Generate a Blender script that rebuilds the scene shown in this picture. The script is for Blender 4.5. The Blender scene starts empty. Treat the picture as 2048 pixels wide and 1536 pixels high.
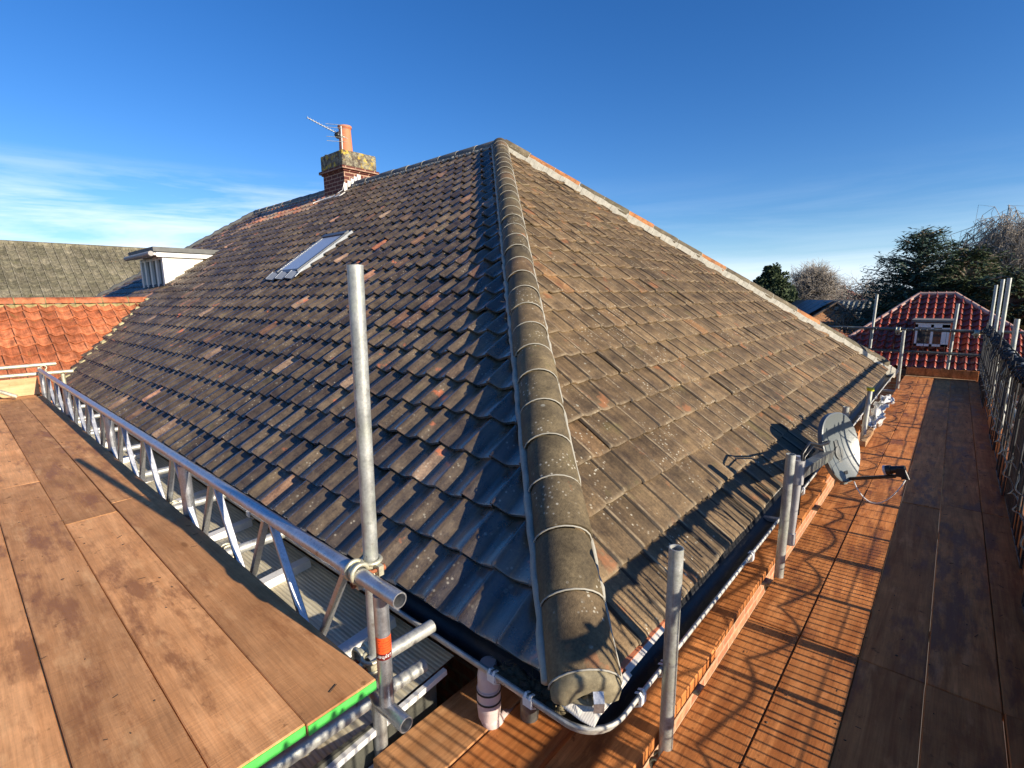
import bpy, bmesh, math, random
from mathutils import Vector, Matrix, noise as mnoise
random.seed(7)
D = bpy.data
scene = bpy.context.scene
COL = scene.collection
R = math.radians
V = Vector

# ------------------------------------------------------------------ camera, sky, sun
cam = D.cameras.new('camera')
cam.lens = 36 * 1000 / 2048
cam.sensor_width = 36
cam.clip_end = 4000
cam.clip_start = 0.02
co = D.objects.new('camera', cam)
COL.objects.link(co)
M3 = Matrix(((0.65983, 0.13527, -0.73914), (-0.75134, 0.10488, -0.65153), (-0.01061, 0.98524, 0.17084)))
co.matrix_world = M3.to_4x4()
scene.camera = co
scene.view_settings.view_transform = 'Standard'
scene.view_settings.look = 'None'
scene.view_settings.exposure = 0.8
scene.view_settings.gamma = 1
scene.render.resolution_x = 1024
scene.render.resolution_y = 768

SUN_EL = 19.8
SUN_AZ = -85.2          # degrees from +X, counter-clockwise
sd = V((math.cos(R(SUN_EL)) * math.cos(R(SUN_AZ)), math.cos(R(SUN_EL)) * math.sin(R(SUN_AZ)), math.sin(R(SUN_EL))))
w = D.worlds.new('World')
scene.world = w
w.use_nodes = True
nt = w.node_tree
bg = nt.nodes['Background']
sky = nt.nodes.new('ShaderNodeTexSky')
sky.sky_type = 'NISHITA'
sky.sun_disc = False
sky.sun_elevation = R(SUN_EL)
sky.sun_rotation = math.atan2(sd.x, sd.y)
sky.altitude = 0
sky.air_density = 1.0
sky.dust_density = 0.15
sky.ozone_density = 5.0
hs = nt.nodes.new('ShaderNodeHueSaturation')
hs.inputs['Saturation'].default_value = 1.2
hs.inputs['Hue'].default_value = 0.51
nt.links.new(sky.outputs[0], hs.inputs['Color'])
# thin cloud streaks low over the horizon
tc = nt.nodes.new('ShaderNodeTexCoord')
mp = nt.nodes.new('ShaderNodeMapping')
mp.inputs['Scale'].default_value = (1.3, 1.3, 13)
mp.inputs['Rotation'].default_value = (0.05, -0.06, 0.3)
nt.links.new(tc.outputs['Generated'], mp.inputs['Vector'])
cn = nt.nodes.new('ShaderNodeTexNoise')
cn.inputs['Scale'].default_value = 1.7
cn.inputs['Detail'].default_value = 6
cn.inputs['Roughness'].default_value = 0.62
cn.inputs['Distortion'].default_value = 0.5
nt.links.new(mp.outputs[0], cn.inputs['Vector'])
cr = nt.nodes.new('ShaderNodeValToRGB')
cr.color_ramp.elements[0].position = 0.40
cr.color_ramp.elements[1].position = 0.62
nt.links.new(cn.outputs['Fac'], cr.inputs['Fac'])
sp = nt.nodes.new('ShaderNodeSeparateXYZ')
nt.links.new(tc.outputs['Generated'], sp.inputs[0])
er = nt.nodes.new('ShaderNodeValToRGB')
er.color_ramp.elements[0].position = 0.0
er.color_ramp.elements[0].color = (1, 1, 1, 1)
er.color_ramp.elements[1].position = 0.215
er.color_ramp.elements[1].color = (0, 0, 0, 1)
e = er.color_ramp.elements.new(0.13)
e.color = (0.9, 0.9, 0.9, 1)
nt.links.new(sp.outputs['Z'], er.inputs['Fac'])
# clouds only reach high towards +Y; towards +X they stay a low band
dr = nt.nodes.new('ShaderNodeValToRGB')
dr.color_ramp.elements[0].position = 0.72
dr.color_ramp.elements[0].color = (0.12, 0.12, 0.12, 1)
dr.color_ramp.elements[1].position = 0.90
nt.links.new(sp.outputs['Y'], dr.inputs['Fac'])
def wmath(op, a, b):
    m = nt.nodes.new('ShaderNodeMath')
    m.operation = op
    for i, x in enumerate((a, b)):
        if isinstance(x, (int, float)): m.inputs[i].default_value = x
        else: nt.links.new(x, m.inputs[i])
    return m.outputs[0]
cf = wmath('MULTIPLY', wmath('MULTIPLY', cr.outputs[0], er.outputs[0]), wmath('MULTIPLY', dr.outputs[0], 0.75))
mx = nt.nodes.new('ShaderNodeMixRGB')
hz = nt.nodes.new('ShaderNodeValToRGB')
hz.color_ramp.elements[0].position = 0.0
hz.color_ramp.elements[0].color = (0.6, 0.6, 0.6, 1)
hz.color_ramp.elements[1].position = 0.13
hz.color_ramp.elements[1].color = (0, 0, 0, 1)
nt.links.new(sp.outputs['Z'], hz.inputs['Fac'])
m0 = nt.nodes.new('ShaderNodeMixRGB')
nt.links.new(hz.outputs[0], m0.inputs[0])
nt.links.new(hs.outputs[0], m0.inputs[1])
m0.inputs[2].default_value = (3.0, 5.0, 7.2, 1)
lowb = nt.nodes.new('ShaderNodeValToRGB')
lowb.color_ramp.elements[0].position = 0.035
lowb.color_ramp.elements[0].color = (0.7, 0.7, 0.7, 1)
lowb.color_ramp.elements[1].position = 0.075
lowb.color_ramp.elements[1].color = (0, 0, 0, 1)
nt.links.new(wmath('ADD', sp.outputs['Z'], wmath('MULTIPLY', wmath('SUBTRACT', cn.outputs['Fac'], 0.5), 0.06)), lowb.inputs['Fac'])
cf = wmath('MAXIMUM', cf, wmath('MULTIPLY', lowb.outputs[0], 0.75))
nt.links.new(cf, mx.inputs[0])
nt.links.new(m0.outputs[0], mx.inputs[1])
mx.inputs[2].default_value = (7.4, 8.0, 8.8, 1)
nt.links.new(mx.outputs[0], bg.inputs['Color'])
bg.inputs['Strength'].default_value = 0.094
sl = D.lights.new('sun', 'SUN')
sl.energy = 5.0
sl.angle = R(0.5)
sl.color = (1.0, 0.87, 0.69)
so = D.objects.new('sun', sl)
so.rotation_euler = sd.to_track_quat('Z', 'Y').to_euler()
so.location = (0, -20, 20)
COL.objects.link(so)

# ------------------------------------------------------------------ helpers: materials
class Mat:
    def __init__(s, name):
        s.m = D.materials.new(name)
        s.m.use_nodes = True
        s.nt = s.m.node_tree
        s.b = s.nt.nodes['Principled BSDF']
    def n(s, t, **kw):
        x = s.nt.nodes.new('ShaderNode' + t)
        for k, v in kw.items():
            k2 = k.replace('_', ' ')
            if k2 in x.inputs: s.set(x.inputs[k2], v)
            else: setattr(x, k, v)
        return x
    def set(s, inp, v):
        if isinstance(v, bpy.types.NodeSocket): s.nt.links.new(v, inp)
        elif isinstance(v, (tuple, list)) and len(v) == 3 and inp.type == 'RGBA': inp.default_value = (*v, 1)
        else: inp.default_value = v
    def coord(s, kind='Object', scale=(1, 1, 1), rot=(0, 0, 0), loc=None):
        t = s.n('TexCoord')
        m = s.n('Mapping')
        s.set(m.inputs['Vector'], t.outputs[kind])
        m.inputs['Scale'].default_value = scale
        m.inputs['Rotation'].default_value = rot
        if loc is not None: s.set(m.inputs['Location'], loc)
        return m.outputs[0]
    def noise(s, vec, scale, detail=4, rough=0.55, dist=0):
        x = s.n('TexNoise', Vector=vec, Scale=scale, Detail=detail, Roughness=rough, Distortion=dist)
        return x.outputs['Fac']
    def ramp(s, fac, stops, interp='LINEAR'):
        r = s.n('ValToRGB')
        r.color_ramp.interpolation = interp
        s.set(r.inputs['Fac'], fac)
        el = r.color_ramp.elements
        while len(el) < len(stops): el.new(0.5)
        for e_, (p, c) in zip(el, stops):
            e_.position = p
            e_.color = (*c, 1) if isinstance(c, (tuple, list)) else (c, c, c, 1)
        return r.outputs['Color']
    def mix(s, f, a, b, mode='MIX'):
        x = s.n('MixRGB', blend_type=mode)
        s.set(x.inputs[0], f); s.set(x.inputs[1], a); s.set(x.inputs[2], b)
        return x.outputs[0]
    def math(s, op, a, b=0.0):
        x = s.n('Math', operation=op)
        s.set(x.inputs[0], a); s.set(x.inputs[1], b)
        return x.outputs[0]
    def out(s, color=None, rough=0.6, metal=0.0, bump=None, bs=0.3, bd=0.01, spec=0.5):
        if color is not None: s.set(s.b.inputs['Base Color'], color)
        s.set(s.b.inputs['Roughness'], rough)
        s.set(s.b.inputs['Metallic'], metal)
        s.set(s.b.inputs['Specular IOR Level'], spec)
        if bump is not None:
            bp = s.n('Bump', Height=bump, Strength=bs, Distance=bd)
            s.set(s.b.inputs['Normal'], bp.outputs[0])
        return s.m

def plain(name, c, rough=0.6, metal=0.0, var=0.25, scale=9, spec=0.5):
    m = Mat(name)
    v = m.coord()
    a = m.noise(v, scale, 5)
    b_ = m.noise(v, scale * 9, 3)
    f = m.ramp(m.math('ADD', m.math('MULTIPLY', a, 0.7), m.math('MULTIPLY', b_, 0.3)), [(0.3, 1 - var), (0.7, 1 + var * 0.5)])
    col = m.mix(1.0, c, f, 'MULTIPLY')
    return m.out(col, rough, metal, m.noise(v, scale * 6, 4), 0.12, 0.01, spec)

def tile_mat(name, stops, lichen=0.5, orange=0.5, rough=0.42, moss=0.4, spec=0.5, wear=(0.42, 0.13, 0.05), coat=0.0, edge=0.0, edgec=(0.34, 0.29, 0.2)):
    m = Mat(name)
    v = m.coord()
    a = m.n('Attribute', attribute_name='rnd').outputs['Fac']
    base = m.ramp(a, stops)
    big = m.noise(v, 0.9, 3)
    med = m.noise(v, 9, 5, 0.65)
    fine = m.noise(v, 90, 4, 0.7)
    base = m.mix(1.0, base, m.ramp(big, [(0.3, 0.7), (0.7, 1.3)]), 'MULTIPLY')
    base = m.mix(1.0, base, m.ramp(med, [(0.28, 0.5), (0.72, 1.45)]), 'MULTIPLY')
    base = m.mix(1.0, base, m.ramp(fine, [(0.3, 0.65), (0.7, 1.3)]), 'MULTIPLY')
    om = m.ramp(m.math('ADD', m.noise(v, 5.5, 5, 0.6), m.math('MULTIPLY', a, 0.10)), [(0.70 - 0.08 * orange, 0.0), (0.76 - 0.06 * orange, 0.85)])
    base = m.mix(om, base, wear)
    if moss > 0:
        mm = m.ramp(m.noise(v, 3.2, 6, 0.7), [(0.6, 0.0), (0.75, moss)])
        base = m.mix(mm, base, (0.13, 0.13, 0.035))
    if lichen > 0:
        vo = m.n('TexVoronoi', Vector=v, Scale=38.0).outputs['Distance']
        sp_ = m.ramp(vo, [(0.16, 1.0), (0.24, 0.0)])
        msk = m.ramp(m.noise(v, 4.5, 3), [(0.5, 0.0), (0.62, lichen)])
        base = m.mix(m.mix(1.0, sp_, msk, 'MULTIPLY'), base, (0.46, 0.43, 0.34))
        vo2 = m.n('TexVoronoi', Vector=v, Scale=9.0).outputs['Distance']
        sp2 = m.ramp(m.math('ADD', vo2, m.math('MULTIPLY', fine, 0.12)), [(0.14, 1.0), (0.17, 0.0)])
        base = m.mix(m.mix(1.0, sp2, m.ramp(m.noise(v, 2.1, 3), [(0.56, 0.0), (0.62, lichen * 0.8)]), 'MULTIPLY'), base, (0.36, 0.36, 0.3))
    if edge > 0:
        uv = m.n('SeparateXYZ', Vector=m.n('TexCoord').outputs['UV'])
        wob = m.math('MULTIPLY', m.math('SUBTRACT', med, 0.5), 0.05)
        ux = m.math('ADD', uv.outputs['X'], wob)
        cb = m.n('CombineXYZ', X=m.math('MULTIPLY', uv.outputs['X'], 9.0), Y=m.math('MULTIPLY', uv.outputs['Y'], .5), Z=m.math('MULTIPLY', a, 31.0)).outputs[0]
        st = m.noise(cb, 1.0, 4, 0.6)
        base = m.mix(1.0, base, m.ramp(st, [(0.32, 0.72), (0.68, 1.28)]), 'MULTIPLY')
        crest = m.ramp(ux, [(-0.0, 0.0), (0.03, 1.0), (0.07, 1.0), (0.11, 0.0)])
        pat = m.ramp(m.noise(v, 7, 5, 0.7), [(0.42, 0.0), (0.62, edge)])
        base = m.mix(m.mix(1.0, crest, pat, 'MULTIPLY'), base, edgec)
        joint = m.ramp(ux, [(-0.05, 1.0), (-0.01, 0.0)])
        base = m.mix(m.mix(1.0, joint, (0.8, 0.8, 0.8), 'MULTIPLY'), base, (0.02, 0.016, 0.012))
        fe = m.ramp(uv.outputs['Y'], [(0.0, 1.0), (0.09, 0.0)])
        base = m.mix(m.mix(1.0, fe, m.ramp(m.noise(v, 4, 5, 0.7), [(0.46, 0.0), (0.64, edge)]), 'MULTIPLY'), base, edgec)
    rg = m.ramp(med, [(0.3, rough - 0.1), (0.7, rough + 0.22)])
    h = m.math('ADD', m.math('MULTIPLY', fine, 0.4), m.noise(v, 260, 2))
    if coat:
        m.b.inputs['Coat Weight'].default_value = coat
        m.b.inputs['Coat Roughness'].default_value = 0.16
    return m.out(base, rg, 0.0, h, 0.35, 0.004, spec)

def wood_mat(name, c1, c2, stain, rough=0.55, wet=0.5, mort=False):
    m = Mat(name)
    oi = m.n('ObjectInfo').outputs['Random']
    cx = m.n('CombineXYZ', X=m.math('MULTIPLY', oi, 37.0), Y=m.math('MULTIPLY', oi, 11.0), Z=oi)
    v = m.coord('Object', (1, 1, 1), loc=cx.outputs[0])
    vg = m.coord('Object', (1.1, 11, 11), loc=cx.outputs[0])
    vf = m.coord('Object', (5, 130, 130), loc=cx.outputs[0])
    g = m.noise(vg, 1.0, 6, 0.6, 1.6)
    fg = m.noise(vf, 1.0, 4, 0.7, 0.6)
    col = m.mix(m.ramp(g, [(0.34, 0.0), (0.66, 1.0)]), c1, c2)
    col = m.mix(1.0, col, m.ramp(fg, [(0.3, 0.82), (0.7, 1.14)]), 'MULTIPLY')
    blot = m.noise(v, 3.4, 6, 0.7)
    col = m.mix(1.0, col, m.ramp(blot, [(0.3, 0.72), (0.7, 1.22)]), 'MULTIPLY')
    # knots
    kn = m.n('TexVoronoi', Vector=m.coord('Object', (2.2, 7, 1), loc=cx.outputs[0]), Scale=1.0).outputs['Distance']
    col = m.mix(m.ramp(kn, [(0.05, 0.75), (0.11, 0.0)]), col, stain)
    col = m.mix(1.0, col, m.ramp(oi, [(0.0, 0.70), (1.0, 1.15)]), 'MULTIPLY')
    st = m.ramp(m.noise(m.coord('Object', (1.1, 4.2, 1), loc=cx.outputs[0]), 1.6, 6, 0.68), [(0.52, 0.0), (0.62, 0.8)])
    col = m.mix(st, col, stain)
    lg = m.ramp(m.noise(m.coord('Object', (1.5, 5, 1), loc=cx.outputs[0]), 2.3, 5, 0.6), [(0.58, 0.0), (0.76, 0.45)])
    col = m.mix(lg, col, tuple(min(1, x * 1.5 + 0.05) for x in c2))
    sk = m.ramp(m.noise(v, 14, 4, 0.7), [(0.64, 0.0), (0.72, 0.7)])
    col = m.mix(sk, col, tuple(x * 0.25 for x in c1))
    saw = m.noise(m.coord('Object', (150, 5, 5), rot=(0, 0, 0.12), loc=cx.outputs[0]), 1.0, 3, 0.6)
    rg = m.ramp(st, [(0.0, rough + 0.12), (1.0, rough - 0.22 * wet)])
    h = m.math('ADD', fg, m.math('MULTIPLY', saw, 0.7))
    return m.out(col, rg, 0, h, 0.5, 0.0025, 0.2)

def metal_mat(name, c, rough, metal, var=0.3, streak=True, tint=(0.5, 0.55, 0.4)):
    m = Mat(name)
    v = m.coord()
    a = m.noise(v, 14, 5, 0.65)
    s1 = m.noise(v, 120, 3, 0.7)
    col = m.mix(1.0, c, m.ramp(a, [(0.3, 1 - var), (0.7, 1 + var * 0.6)]), 'MULTIPLY')
    col = m.mix(1.0, col, m.ramp(s1, [(0.35, 0.85), (0.65, 1.12)]), 'MULTIPLY')
    if streak:
        col = m.mix(m.ramp(m.noise(v, 5, 6, 0.7), [(0.5, 0.0), (0.72, 0.6)]), col, tint)
        col = m.mix(m.ramp(m.noise(v, 30, 4, 0.7), [(0.62, 0.0), (0.68, 0.6)]), col, (0.16, 0.12, 0.08))
        col = m.mix(m.ramp(m.noise(m.coord('Object', (60, 60, 3)), 1.0, 4, 0.6), [(0.58, 0.0), (0.7, 0.4)]), col, (0.2, 0.2, 0.18))
    return m.out(col, m.ramp(a, [(0.3, rough - 0.1), (0.7, rough + 0.15)]), metal, s1, 0.12, 0.003)

def brick_mat(name, c1, c2, mortar, scale=1.0, msize=0.012):
    m = Mat(name)
    v = m.coord('UV')
    br = m.n('TexBrick', Vector=v, Color1=c1, Color2=c2, Mortar=mortar, Scale=scale)
    br.inputs['Mortar Size'].default_value = msize
    br.inputs['Brick Width'].default_value = 0.225
    br.inputs['Row Height'].default_value = 0.075
    br.inputs['Bias'].default_value = 0.0
    vo = m.coord()
    col = m.mix(1.0, br.outputs['Color'], m.ramp(m.noise(vo, 16, 5, 0.65), [(0.3, 0.6), (0.7, 1.3)]), 'MULTIPLY')
    return m.out(col, 0.85, 0, m.math('SUBTRACT', 1.0, br.outputs['Fac']), 0.6, 0.006)

MT = {}
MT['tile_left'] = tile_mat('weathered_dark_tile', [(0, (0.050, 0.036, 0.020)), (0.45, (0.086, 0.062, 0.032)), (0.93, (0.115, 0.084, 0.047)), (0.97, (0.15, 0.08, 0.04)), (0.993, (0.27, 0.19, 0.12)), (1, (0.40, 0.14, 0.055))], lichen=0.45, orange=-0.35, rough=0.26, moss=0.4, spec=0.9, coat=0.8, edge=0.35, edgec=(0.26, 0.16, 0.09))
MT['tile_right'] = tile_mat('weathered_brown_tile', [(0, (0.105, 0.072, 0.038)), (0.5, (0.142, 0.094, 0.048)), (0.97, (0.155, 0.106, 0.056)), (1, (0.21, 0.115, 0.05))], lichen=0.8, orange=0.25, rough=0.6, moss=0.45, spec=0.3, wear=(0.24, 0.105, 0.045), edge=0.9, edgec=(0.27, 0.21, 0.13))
MT['tile_hip'] = tile_mat('weathered_hip_tile', [(0, (0.095, 0.075, 0.042)), (0.8, (0.135, 0.102, 0.056)), (1, (0.17, 0.10, 0.05))], lichen=0.8, orange=-0.3, rough=0.65, moss=0.6, spec=0.3, wear=(0.22, 0.10, 0.045))
MT['tile_farhip'] = tile_mat('mixed_orange_grey_hip_tile', [(0, (0.11, 0.095, 0.06)), (0.6, (0.15, 0.12, 0.075)), (0.75, (0.32, 0.14, 0.055)), (1, (0.40, 0.17, 0.06))], lichen=0.7, orange=0.3, rough=0.7, moss=0.3, spec=0.3)
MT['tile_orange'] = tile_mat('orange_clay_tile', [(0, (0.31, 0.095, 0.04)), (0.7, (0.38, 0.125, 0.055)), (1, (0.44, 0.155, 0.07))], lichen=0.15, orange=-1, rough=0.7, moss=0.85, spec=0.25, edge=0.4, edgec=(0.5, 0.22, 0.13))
MT['tile_red'] = tile_mat('red_glazed_tile', [(0, (0.19, 0.028, 0.010)), (1, (0.29, 0.05, 0.018))], lichen=0, orange=-1, rough=0.28, moss=0, spec=0.8)
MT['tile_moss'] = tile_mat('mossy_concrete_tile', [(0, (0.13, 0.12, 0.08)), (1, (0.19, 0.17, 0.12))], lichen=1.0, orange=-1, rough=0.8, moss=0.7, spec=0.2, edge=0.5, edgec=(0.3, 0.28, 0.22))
MT['tile_grey'] = plain('grey_tile', (0.13, 0.13, 0.12), 0.7)
MT['terracotta'] = plain('terracotta', (0.56, 0.19, 0.09), 0.7, var=0.18)
MT['mortar'] = plain('pale_mortar', (0.52, 0.5, 0.42), 0.9, var=0.35, scale=14)
MT['hip_cement'] = plain('stained_cement', (0.24, 0.205, 0.13), 0.9, 0, 0.5, 30)
MT['mortar_grey'] = plain('grey_mortar', (0.36, 0.345, 0.29), 0.85, var=0.3, scale=14)
MT['board_old'] = wood_mat('worn_brown_board', (0.58, 0.27, 0.105), (0.74, 0.375, 0.16), (0.27, 0.11, 0.038), 0.6, 0.6)
MT['board_red'] = wood_mat('damp_orange_board', (0.42, 0.14, 0.037), (0.66, 0.26, 0.08), (0.20, 0.065, 0.02), 0.55, 0.6)
MT['board_pale'] = wood_mat('pale_board', (0.5, 0.3, 0.15), (0.6, 0.4, 0.22), (0.3, 0.16, 0.08), 0.65, 0.2)
MT['galv'] = metal_mat('galvanised_steel', (0.42, 0.43, 0.41), 0.5, 0.55, 0.3)
MT['galv_dark'] = metal_mat('dull_steel', (0.16, 0.165, 0.16), 0.5, 0.6, 0.35)
MT['guard_dark'] = metal_mat('dark_weathered_steel', (0.045, 0.045, 0.048), 0.5, 0.25, 0.5, True, (0.11, 0.085, 0.07))
MT['alu'] = metal_mat('scuffed_aluminium', (0.47, 0.49, 0.52), 0.34, 0.8, 0.2, True, (0.4, 0.36, 0.33))
MT['coupler'] = metal_mat('zinc_coupler', (0.58, 0.56, 0.42), 0.45, 0.5, 0.3, True, (0.5, 0.42, 0.25))
MT['rust'] = plain('rusty_bolt', (0.36, 0.12, 0.05), 0.8, 0.2, 0.4, 60)
MT['white'] = plain('white_pvc', (0.74, 0.74, 0.72), 0.35, 0, 0.12, 12)
MT['cream'] = plain('cream_render', (0.78, 0.76, 0.68), 0.6, 0, 0.1, 3)
MT['pink_pvc'] = plain('pinkish_white_pvc', (0.62, 0.50, 0.48), 0.4, 0, 0.12, 12)
MT['black'] = plain('black_plastic', (0.015, 0.015, 0.016), 0.35)
MT['rubber'] = plain('black_rubber', (0.02, 0.02, 0.02), 0.6)
MT['dirt'] = plain('gutter_silt', (0.018, 0.019, 0.022), 0.42, 0, 0.6, 22)
MT['debris'] = plain('mossy_debris', (0.19, 0.16, 0.10), 0.95, 0, 0.6, 35)
MT['lead'] = plain('grey_lead', (0.30, 0.33, 0.36), 0.45, 0.3, 0.2, 10)
MT['felt'] = plain('grey_felt', (0.14, 0.145, 0.14), 0.85, 0, 0.3)
MT['dish'] = plain('grey_painted_steel', (0.135, 0.152, 0.155), 0.38, 0.1, 0.08, 5)
MT['green'] = plain('green_paint', (0.09, 0.62, 0.10), 0.5, 0, 0.25, 30)
MT['orange_tag'] = plain('orange_sticker', (0.95, 0.10, 0.02), 0.45, 0, 0.08, 20)
MT['maroon_tag'] = plain('dark_red_sticker', (0.13, 0.012, 0.012), 0.45, 0, 0.1, 20)
MT['yellow'] = plain('yellow_cap', (0.75, 0.70, 0.03), 0.5)
MT['dark_in'] = plain('dark_inside', (0.012, 0.012, 0.012), 0.9)
MT['soffit'] = plain('white_boards', (0.6, 0.6, 0.58), 0.5)
MT['grass'] = plain('rough_grass', (0.06, 0.085, 0.025), 0.9, 0, 0.5, 0.4)
MT['bark'] = plain('grey_bark', (0.16, 0.125, 0.095), 0.9, 0, 0.35, 5)
MT['bark_birch'] = plain('pale_birch_bark', (0.30, 0.25, 0.21), 0.8, 0, 0.4, 5)
MT['twig'] = plain('brown_twig', (0.32, 0.285, 0.245), 0.9, 0, 0.3, 2)
MT['brick'] = brick_mat('red_brick', (0.36, 0.12, 0.055), (0.48, 0.20, 0.10), (0.42, 0.27, 0.16))
MT['brick_dark'] = brick_mat('dark_red_brick', (0.10, 0.026, 0.018), (0.14, 0.036, 0.024), (0.38, 0.24, 0.16), 1.0, 0.010)
MT['brick_orange'] = brick_mat('orange_brick', (0.50, 0.21, 0.09), (0.58, 0.26, 0.12), (0.5, 0.35, 0.2))

def glass_mat(name, c, rough=0.05):
    m = Mat(name)
    return m.out(c, rough, 0.0, spec=1.0)
MT['glass'] = glass_mat('window_glass', (0.03, 0.035, 0.04))
m = Mat('frosted_skylight_glass')
v = m.coord()
MT['skyglass'] = m.out(m.mix(m.noise(v, 60, 4), (0.25, 0.3, 0.38), (0.42, 0.46, 0.52)), 0.25, 0, spec=1.0)
MT['solar'] = glass_mat('solar_glass', (0.03, 0.035, 0.05), 0.45)

def leaf_mat(name, c1, c2):
    m = Mat(name)
    a = m.n('Attribute', attribute_name='rnd').outputs['Fac']
    col = m.mix(a, c1, c2)
    return m.out(col, 0.75, 0, spec=0.2)
MT['needle'] = leaf_mat('dark_blue_green_needles', (0.045, 0.085, 0.07), (0.17, 0.23, 0.15))
MT['needle_dark'] = leaf_mat('deep_green_needles', (0.02, 0.035, 0.02), (0.065, 0.09, 0.04))
MT['needle2'] = leaf_mat('dark_green_needles', (0.04, 0.065, 0.034), (0.13, 0.165, 0.08))
MT['leaf_yellow'] = leaf_mat('yellow_green_leaves', (0.05, 0.08, 0.015), (0.16, 0.19, 0.04))

# lichen cap for the chimney head
m = Mat('lichen_covered_brick')
v = m.coord()
c_ = m.mix(m.ramp(m.noise(v, 12, 6, 0.75), [(0.42, 0.0), (0.58, 1.0)]), (0.07, 0.05, 0.04), (0.30, 0.28, 0.19))
c_ = m.mix(m.ramp(m.noise(v, 5, 5, 0.7), [(0.52, 0.0), (0.60, 1.0)]), c_, (0.62, 0.44, 0.05))
c_ = m.mix(m.ramp(m.noise(v, 40, 3, 0.7), [(0.5, 0.0), (0.62, 0.7)]), c_, (0.05, 0.04, 0.035))
MT['lichen_brick'] = m.out(c_, 0.9, 0, m.noise(v, 40, 4), 0.8, 0.02)

# ribbed, dirty polycarbonate of the lean-to roof
m = Mat('dirty_ribbed_sheet')
v = m.coord('UV')
wv = m.n('TexWave', Vector=v, Scale=18.0, wave_type='BANDS', bands_direction='X', Distortion=0.4)
c_ = m.mix(m.ramp(m.noise(m.coord('UV', (12, 1, 1)), 1.5, 6, 0.7), [(0.3, 0.0), (0.7, 1.0)]), (0.44, 0.38, 0.25), (0.82, 0.76, 0.56))
c_ = m.mix(1.0, c_, m.ramp(wv.outputs['Fac'], [(0.0, 0.72), (0.5, 1.0)]), 'MULTIPLY')
c_ = m.mix(m.ramp(m.noise(m.coord('UV', (24, 2.5, 1)), 2.2, 5, 0.75), [(0.62, 0.0), (0.7, 0.8)]), c_, (0.07, 0.06, 0.045))
MT['ribbed'] = m.out(c_, 0.5, 0, wv.outputs['Fac'], 0.4, 0.006)

# fine woven underlay
m = Mat('woven_underlay')
v = m.coord('Object', (1, 1, 1), (0, 0, 0.6))
wv = m.n('TexWave', Vector=v, Scale=75.0, wave_type='BANDS', bands_direction='X')
MT['underlay'] = m.out(m.mix(wv.outputs['Fac'], (0.42, 0.40, 0.36), (0.66, 0.64, 0.6)), 0.6, 0, wv.outputs['Fac'], 0.4, 0.002)

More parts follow.
